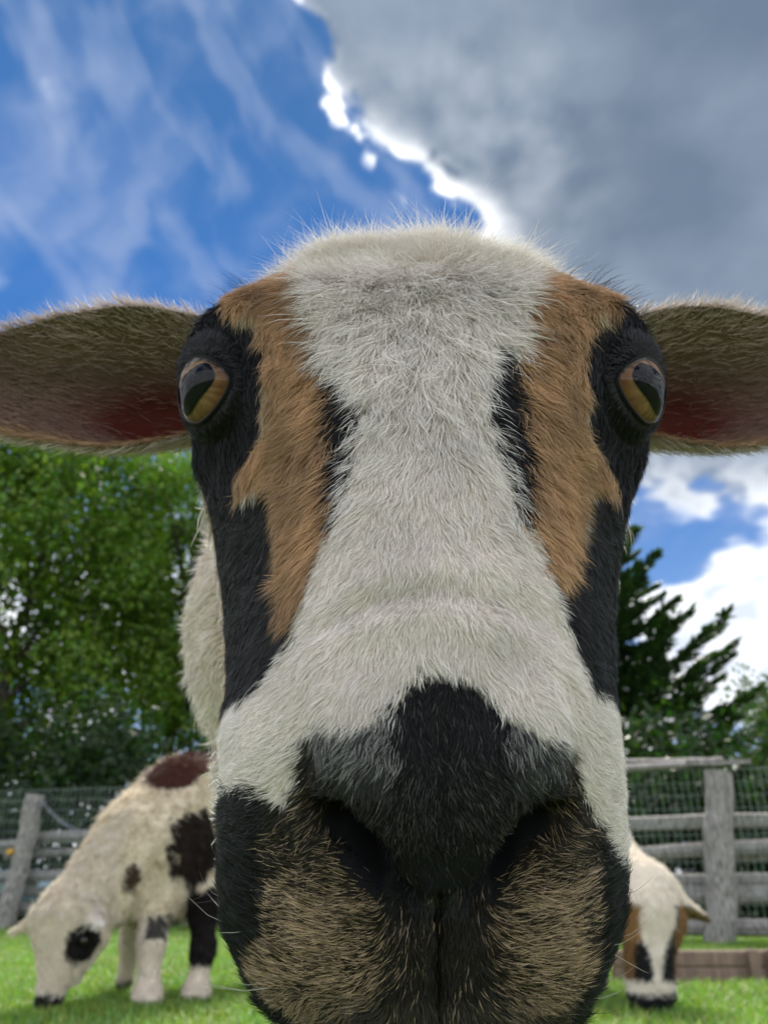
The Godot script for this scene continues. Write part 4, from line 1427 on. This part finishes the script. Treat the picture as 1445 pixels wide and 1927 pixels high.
func broadleaf(called: String, label: String, category: String, group: String, at: Vector3, height: float, radius: float, low: float, leaves: int, size: float, tone: Color, sd: int, loose := 0.37) -> void:
	var o := thing(called, at)
	tag(o, label, category, group)
	var r := RandomNumberGenerator.new()
	r.seed = sd
	var timber := [stick(Vector3(0, -0.1, 0), Vector3(r.randf_range(-0.1, 0.1), height * 0.55, 0), height * 0.017, height * 0.009, 1.0, sd, 6, 7, 0.08)]
	timber.append(stick(Vector3(0, height * 0.55, 0), Vector3(r.randf_range(-0.3, 0.3), height * 0.9, r.randf_range(-0.3, 0.3)), height * 0.009, height * 0.003, 1.0, sd + 1, 5, 6, 0.08))
	var clumps := []
	var nclump := int(34 + height * 6)
	for i in nclump:
		var t := pow((i + 0.5) / nclump, 0.85)
		var y := lerpf(low, height, t)
		var wide := radius * (0.35 + 0.65 * sin(clampf(lerpf(0.12, 1.0, t), 0, 1) * PI * 0.93))
		var th := r.randf() * TAU
		var q := sqrt(r.randf()) * wide
		var c := Vector3(cos(th) * q, y + r.randf_range(-0.2, 0.2), sin(th) * q)
		clumps.append([c, lerpf(0.55, 1.0, r.randf()) * radius * loose])
		if i % 4 == 0:
			var from := Vector3(0, maxf(low * 0.5, y - q * 0.9 - 0.2), 0)
			timber.append(stick(from, c, height * 0.006, height * 0.0015, 1.0, sd + 10 + i, 4, 5, 0.08))
	part("trunk", join(timber), m_bark, o)
	var lv := Leaves.new()
	for i in leaves:
		var cl: Array = clumps[r.randi() % clumps.size()]
		var d := rand_dir(r)
		var p: Vector3 = cl[0] + Vector3(d.x, d.y * 1.15, d.z) * cl[1] * pow(r.randf(), 0.45)
		var along := (rand_dir(r) + Vector3(0, -0.35, 0)).normalized()
		var side := along.cross(rand_dir(r)).normalized()
		var k := r.randf_range(0.6, 1.5)
		var warm := r.randf()
		lv.leaf(p, along, side, size * r.randf_range(0.7, 1.3), size * 0.62, Color(tone.r * k * (0.8 + 0.5 * warm), tone.g * k, tone.b * k * (1.2 - 0.5 * warm)))
	part("crown", lv.mesh(), m_leaf, o)

func spruce(at: Vector3, height: float, radius: float, sd: int) -> void:
	var o := thing("spruce_tree", at)
	tag(o, "dark spruce with upswept boughs beyond the fence", "tree", "trees beyond the fence")
	var r := RandomNumberGenerator.new()
	r.seed = sd
	part("trunk", stick(Vector3(0, -0.1, 0), Vector3(0, height, 0), height * 0.02, 0.02, 1.0, sd, 8, 7, 0.06), m_bark, o)
	var lv := Leaves.new()
	var limbs := []
	var whorls := 19
	for w in whorls:
		var y := lerpf(0.5, height * 0.97, pow((w + 0.3) / whorls, 0.95))
		var reach := radius * (1.0 - y / height) + 0.12
		var boughs := 11
		for b in boughs:
			var th := TAU * (b + r.randf_range(-0.3, 0.3)) / boughs + w * 0.7
			var out := Vector3(cos(th), 0, sin(th))
			var len := reach * r.randf_range(0.75, 1.15)
			var a := Vector3(0, y + r.randf_range(-0.1, 0.1), 0)
			var rise := lerpf(0.10, 0.55, y / height)
			var tip := a + out * len + Vector3(0, len * (rise + r.randf_range(-0.05, 0.12)), 0)
			var mid := a + out * len * 0.55 + Vector3(0, len * (rise - 0.18) * 0.5, 0)
			if w % 2 == 0 and b % 2 == 0: limbs.append(stick(a, mid, 0.02, 0.01, 1.0, sd + w * 20 + b, 2, 4, 0.05))
			var n := int(50 + len * 190)
			for k in n:
				var t := pow(r.randf(), 0.8)
				var p := a.lerp(mid, minf(t / 0.55, 1.0)) if t < 0.55 else mid.lerp(tip, (t - 0.55) / 0.45)
				var dir := (tip - mid).normalized()
				var side := dir.cross(Vector3.UP).normalized()
				var s := r.randf_range(-1, 1)
				var twig := (dir * 0.8 + side * s * 0.9 + Vector3(0, r.randf_range(-0.30, 0.15), 0)).normalized()
				var wide := (0.10 + 0.22 * len * (1.0 - t)) * 0.8
				p += side * s * wide * 0.6 + Vector3(0, r.randf_range(-0.07, 0.03), 0)
				var kk := r.randf_range(0.5, 1.4)
				lv.leaf(p, twig, twig.cross(Vector3(r.randfn(0, 0.4), 1, r.randfn(0, 0.4))).normalized(), r.randf_range(0.10, 0.22), 0.060, Color(0.046 * kk, 0.088 * kk, 0.040 * kk))
	part("boughs", join(limbs), m_bark, o)
	part("crown", lv.mesh(), m_leaf, o)

# ---------------------------------------------------------------- grass
func tuft(sd: int, blades: int, height: float) -> ArrayMesh:
	var r := RandomNumberGenerator.new()
	r.seed = sd
	var v := PackedVector3Array()
	var c := PackedColorArray()
	var idx := PackedInt32Array()
	for b in blades:
		var th := r.randf() * TAU
		var root := Vector3(r.randfn(0, 0.018), -0.004, r.randfn(0, 0.018))
		var lean := Vector3(cos(th), 0, sin(th)) * r.randf_range(0.2, 0.9)
		var h := height * r.randf_range(0.5, 1.2)
		var side := Vector3(-sin(th), 0, cos(th)) * r.randf_range(0.0012, 0.0022)
		var k := v.size()
		var m := root + Vector3(0, h * 0.6, 0) + lean * h * 0.35
		var t := root + Vector3(0, h * 0.9, 0) + lean * h
		v.append_array(PackedVector3Array([root - side, root + side, m - side * 0.9, m + side * 0.9, t]))
		var g := r.randf_range(0.65, 1.35)
		var base := Color(0.215 * g, 0.315 * g, 0.075 * g)
		if r.randf() < 0.13: base = Color(0.46 * g, 0.44 * g, 0.24 * g)
		for q in 5: c.append(base)
		idx.append_array(PackedInt32Array([k, k + 2, k + 1, k + 1, k + 2, k + 3, k + 2, k + 4, k + 3]))
	return arrays(v, idx, c)

func lawn() -> void:
	var size := 512
	var ground := PlaneMesh.new()
	ground.size = Vector2(160, 160)
	var g := mat(Color.WHITE, 1.0)
	g.albedo_texture = noise_tex(0.09, Color(0.035, 0.060, 0.012), Color(0.10, 0.165, 0.030), 1.0, 256, 40)
	g.uv1_triplanar = true
	g.uv1_scale = Vector3(0.9, 0.9, 0.9)
	var gp := part("ground", ground, g, self)
	tag(gp, "", "", "", "structure")
	var r := RandomNumberGenerator.new()
	r.seed = 90
	var mm := MultiMesh.new()
	mm.transform_format = MultiMesh.TRANSFORM_3D
	mm.use_colors = true
	mm.mesh = tuft(3, 15, 0.042)
	var places := []
	for i in 40000:
		var z := -lerpf(0.4, 6.6, pow(r.randf(), 0.8))
		var half := 0.9 + absf(z) * 0.75
		var x := r.randf_range(-half, half)
		if z < -3.40 and z > -3.52 and x > 0.9: continue
		places.append([Vector3(x, 0, z), r.randf() * TAU, r.randf_range(0.7, 1.35)])
	mm.instance_count = places.size()
	for i in places.size():
		var p: Array = places[i]
		mm.set_instance_transform(i, Transform3D(Basis(Vector3.UP, p[1]).scaled(Vector3.ONE * p[2]), p[0]))
		var t := r.randf_range(-1.0, 1.0)      # tufts differ, some yellower, some greener
		mm.set_instance_color(i, Color(1.0 + t * 0.28, 1.0 + r.randf_range(-0.12, 0.12), 1.0 - t * 0.15))
	var mi := MultiMeshInstance3D.new()
	mi.name = "grass"
	mi.multimesh = mm
	var m := mat(Color.WHITE, 0.55, true)
	m.backlight_enabled = true
	m.backlight = Color(0.8, 0.95, 0.4)
	mi.material_override = m
	add_child(mi)
	tag(mi, "short bright green grass of the paddock", "grass", "", "stuff")

func planting() -> void:
	broadleaf("tree", "tall leafy green tree nearest the leaning fence post", "tree", "trees beyond the fence", Vector3(-5.3, 0, -10.5), 6.7, 2.1, 1.3, 30000, 0.105, Color(0.125, 0.225, 0.026), 101)
	broadleaf("tree", "second leafy green tree, its crown touching the tallest one", "tree", "trees beyond the fence", Vector3(-3.3, 0, -11.6), 6.9, 1.9, 1.7, 30000, 0.105, Color(0.125, 0.225, 0.026), 131)
	broadleaf("tree", "third leafy green tree of the row, half hidden by the near sheep's cheek", "tree", "trees beyond the fence", Vector3(-1.8, 0, -12.6), 7.2, 1.6, 2.6, 17000, 0.105, Color(0.125, 0.225, 0.026), 161)
	broadleaf("tree", "dark leafy tree at the outer end of the row", "tree", "trees beyond the fence", Vector3(-6.7, 0, -9.8), 6.4, 2.2, 1.0, 24000, 0.125, Color(0.125, 0.225, 0.026), 191)
	spruce(Vector3(3.6, 0, -12.4), 6.9, 3.5, 7)
	broadleaf("tree", "pale grey green tree standing far behind the spruce", "tree", "trees beyond the fence", Vector3(9.6, 0, -19.0), 4.4, 1.9, 0.8, 6000, 0.13, Color(0.075, 0.125, 0.060), 221)
	var spots := [
		[-6.3, 8.6, 1.8, 1.25, "dark green hedge bush behind the rails on the outer side of the leaning post"],
		[-4.4, 8.3, 1.75, 1.2, "dark green hedge bush straight behind the leaning post"],
		[-2.7, 8.0, 1.7, 1.1, "dark green hedge bush behind the slack chain"],
		[-1.2, 8.2, 1.5, 1.1, "dark green hedge bush behind the rump of the piebald sheep"],
		[0.6, 8.0, 1.6, 1.2, "dark green hedge bush straight behind the near sheep"],
		[2.2, 7.7, 1.55, 1.15, "dark green hedge bush behind the striped grazing sheep"],
		[3.7, 7.5, 1.5, 1.1, "dark green hedge bush behind the stout upright post"],
		[5.2, 7.8, 1.7, 1.3, "dark green hedge bush below the pale grey green tree"]]
	for i in spots.size():
		var s: Array = spots[i]
		broadleaf("hedge_bush", s[4], "bush", "hedge behind the fence", Vector3(s[0], 0, -s[1]), s[2], s[3], 0.12, 5200, 0.10, Color(0.024, 0.054, 0.016), 300 + i * 40, 0.5)

func plastic_sheet() -> void:
	var o := thing("plastic_sheet", Vector3(-3.2, 0, -7.05))
	tag(o, "crumpled pale blue plastic sheet behind the foot of the leaning post", "sheet")
	var n := 22
	var v := PackedVector3Array()
	var idx := PackedInt32Array()
	var f := FastNoiseLite.new()
	f.frequency = 2.4
	f.fractal_octaves = 3
	for under in 2:
		for a in n + 1:
			for b in n + 1:
				var x := (float(a) / n - 0.5) * 2.2
				var z := (float(b) / n - 0.5) * 0.8
				var y := 0.16 + 0.16 * f.get_noise_2d(x * 1.5, z * 2.5) + 0.22 * exp(-x * x * 1.2 - z * z * 4.0) - 0.003 * under
				v.append(Vector3(x, maxf(y, 0.012 - 0.003 * under), z))
	for under in 2:
		var base := under * (n + 1) * (n + 1)
		for a in n:
			for b in n:
				var k := base + a * (n + 1) + b
				var q := [k, k + n + 1, k + 1, k + 1, k + n + 1, k + n + 2]
				if under == 0: q.reverse()
				idx.append_array(PackedInt32Array(q))
	part("sheet", arrays(v, idx), mat(Color(0.38, 0.52, 0.58), 0.3), o)
func _ready() -> void:
	# camera: a phone held low, close under the sheep's face
	var cam := Camera3D.new()
	cam.name = "camera"
	var optics := CameraAttributesPhysical.new()
	optics.frustum_focal_length = 6.0
	optics.exposure_aperture = 5.0
	optics.frustum_focus_distance = 0.172
	cam.attributes = optics
	add_child(cam)
	cam.near = 0.01
	cam.far = 400.0
	cam.fov = rad_to_deg(2.0 * atan(963.5 / 1391.0))
	cam.position = Vector3(0, CAM_Y, 0)
	cam.rotation_degrees.x = PITCH
	# sky and air
	var env := Environment.new()
	env.tonemap_mode = Environment.TONE_MAPPER_LINEAR
	env.tonemap_exposure = 2.2
	env.background_mode = Environment.BG_SKY
	env.sdfgi_enabled = true
	env.ssao_enabled = true
	env.ssil_enabled = true
	var pm := PanoramaSkyMaterial.new()
	pm.panorama = sky_texture()
	env.sky = Sky.new()
	env.sky.sky_material = pm
	env.background_energy_multiplier = 1.0
	var we := WorldEnvironment.new()
	we.name = "world"
	we.environment = env
	add_child(we)
	# the sun, behind thin cloud over the sheep's poll
	var sun := DirectionalLight3D.new()
	sun.name = "sun"
	sun.light_energy = 1.1
	sun.light_angular_distance = 14.0
	sun.light_color = Color(1.0, 0.97, 0.92)
	sun.shadow_enabled = true
	add_child(sun)
	sun.rotation_degrees = Vector3(-49.5, 180.0 - 6.0, 0)
	make_materials()
	lawn()
	planting()
	rail_fence()
	timber_edging()
	plastic_sheet()
	piebald_sheep()
	striped_sheep()
	near_sheep()
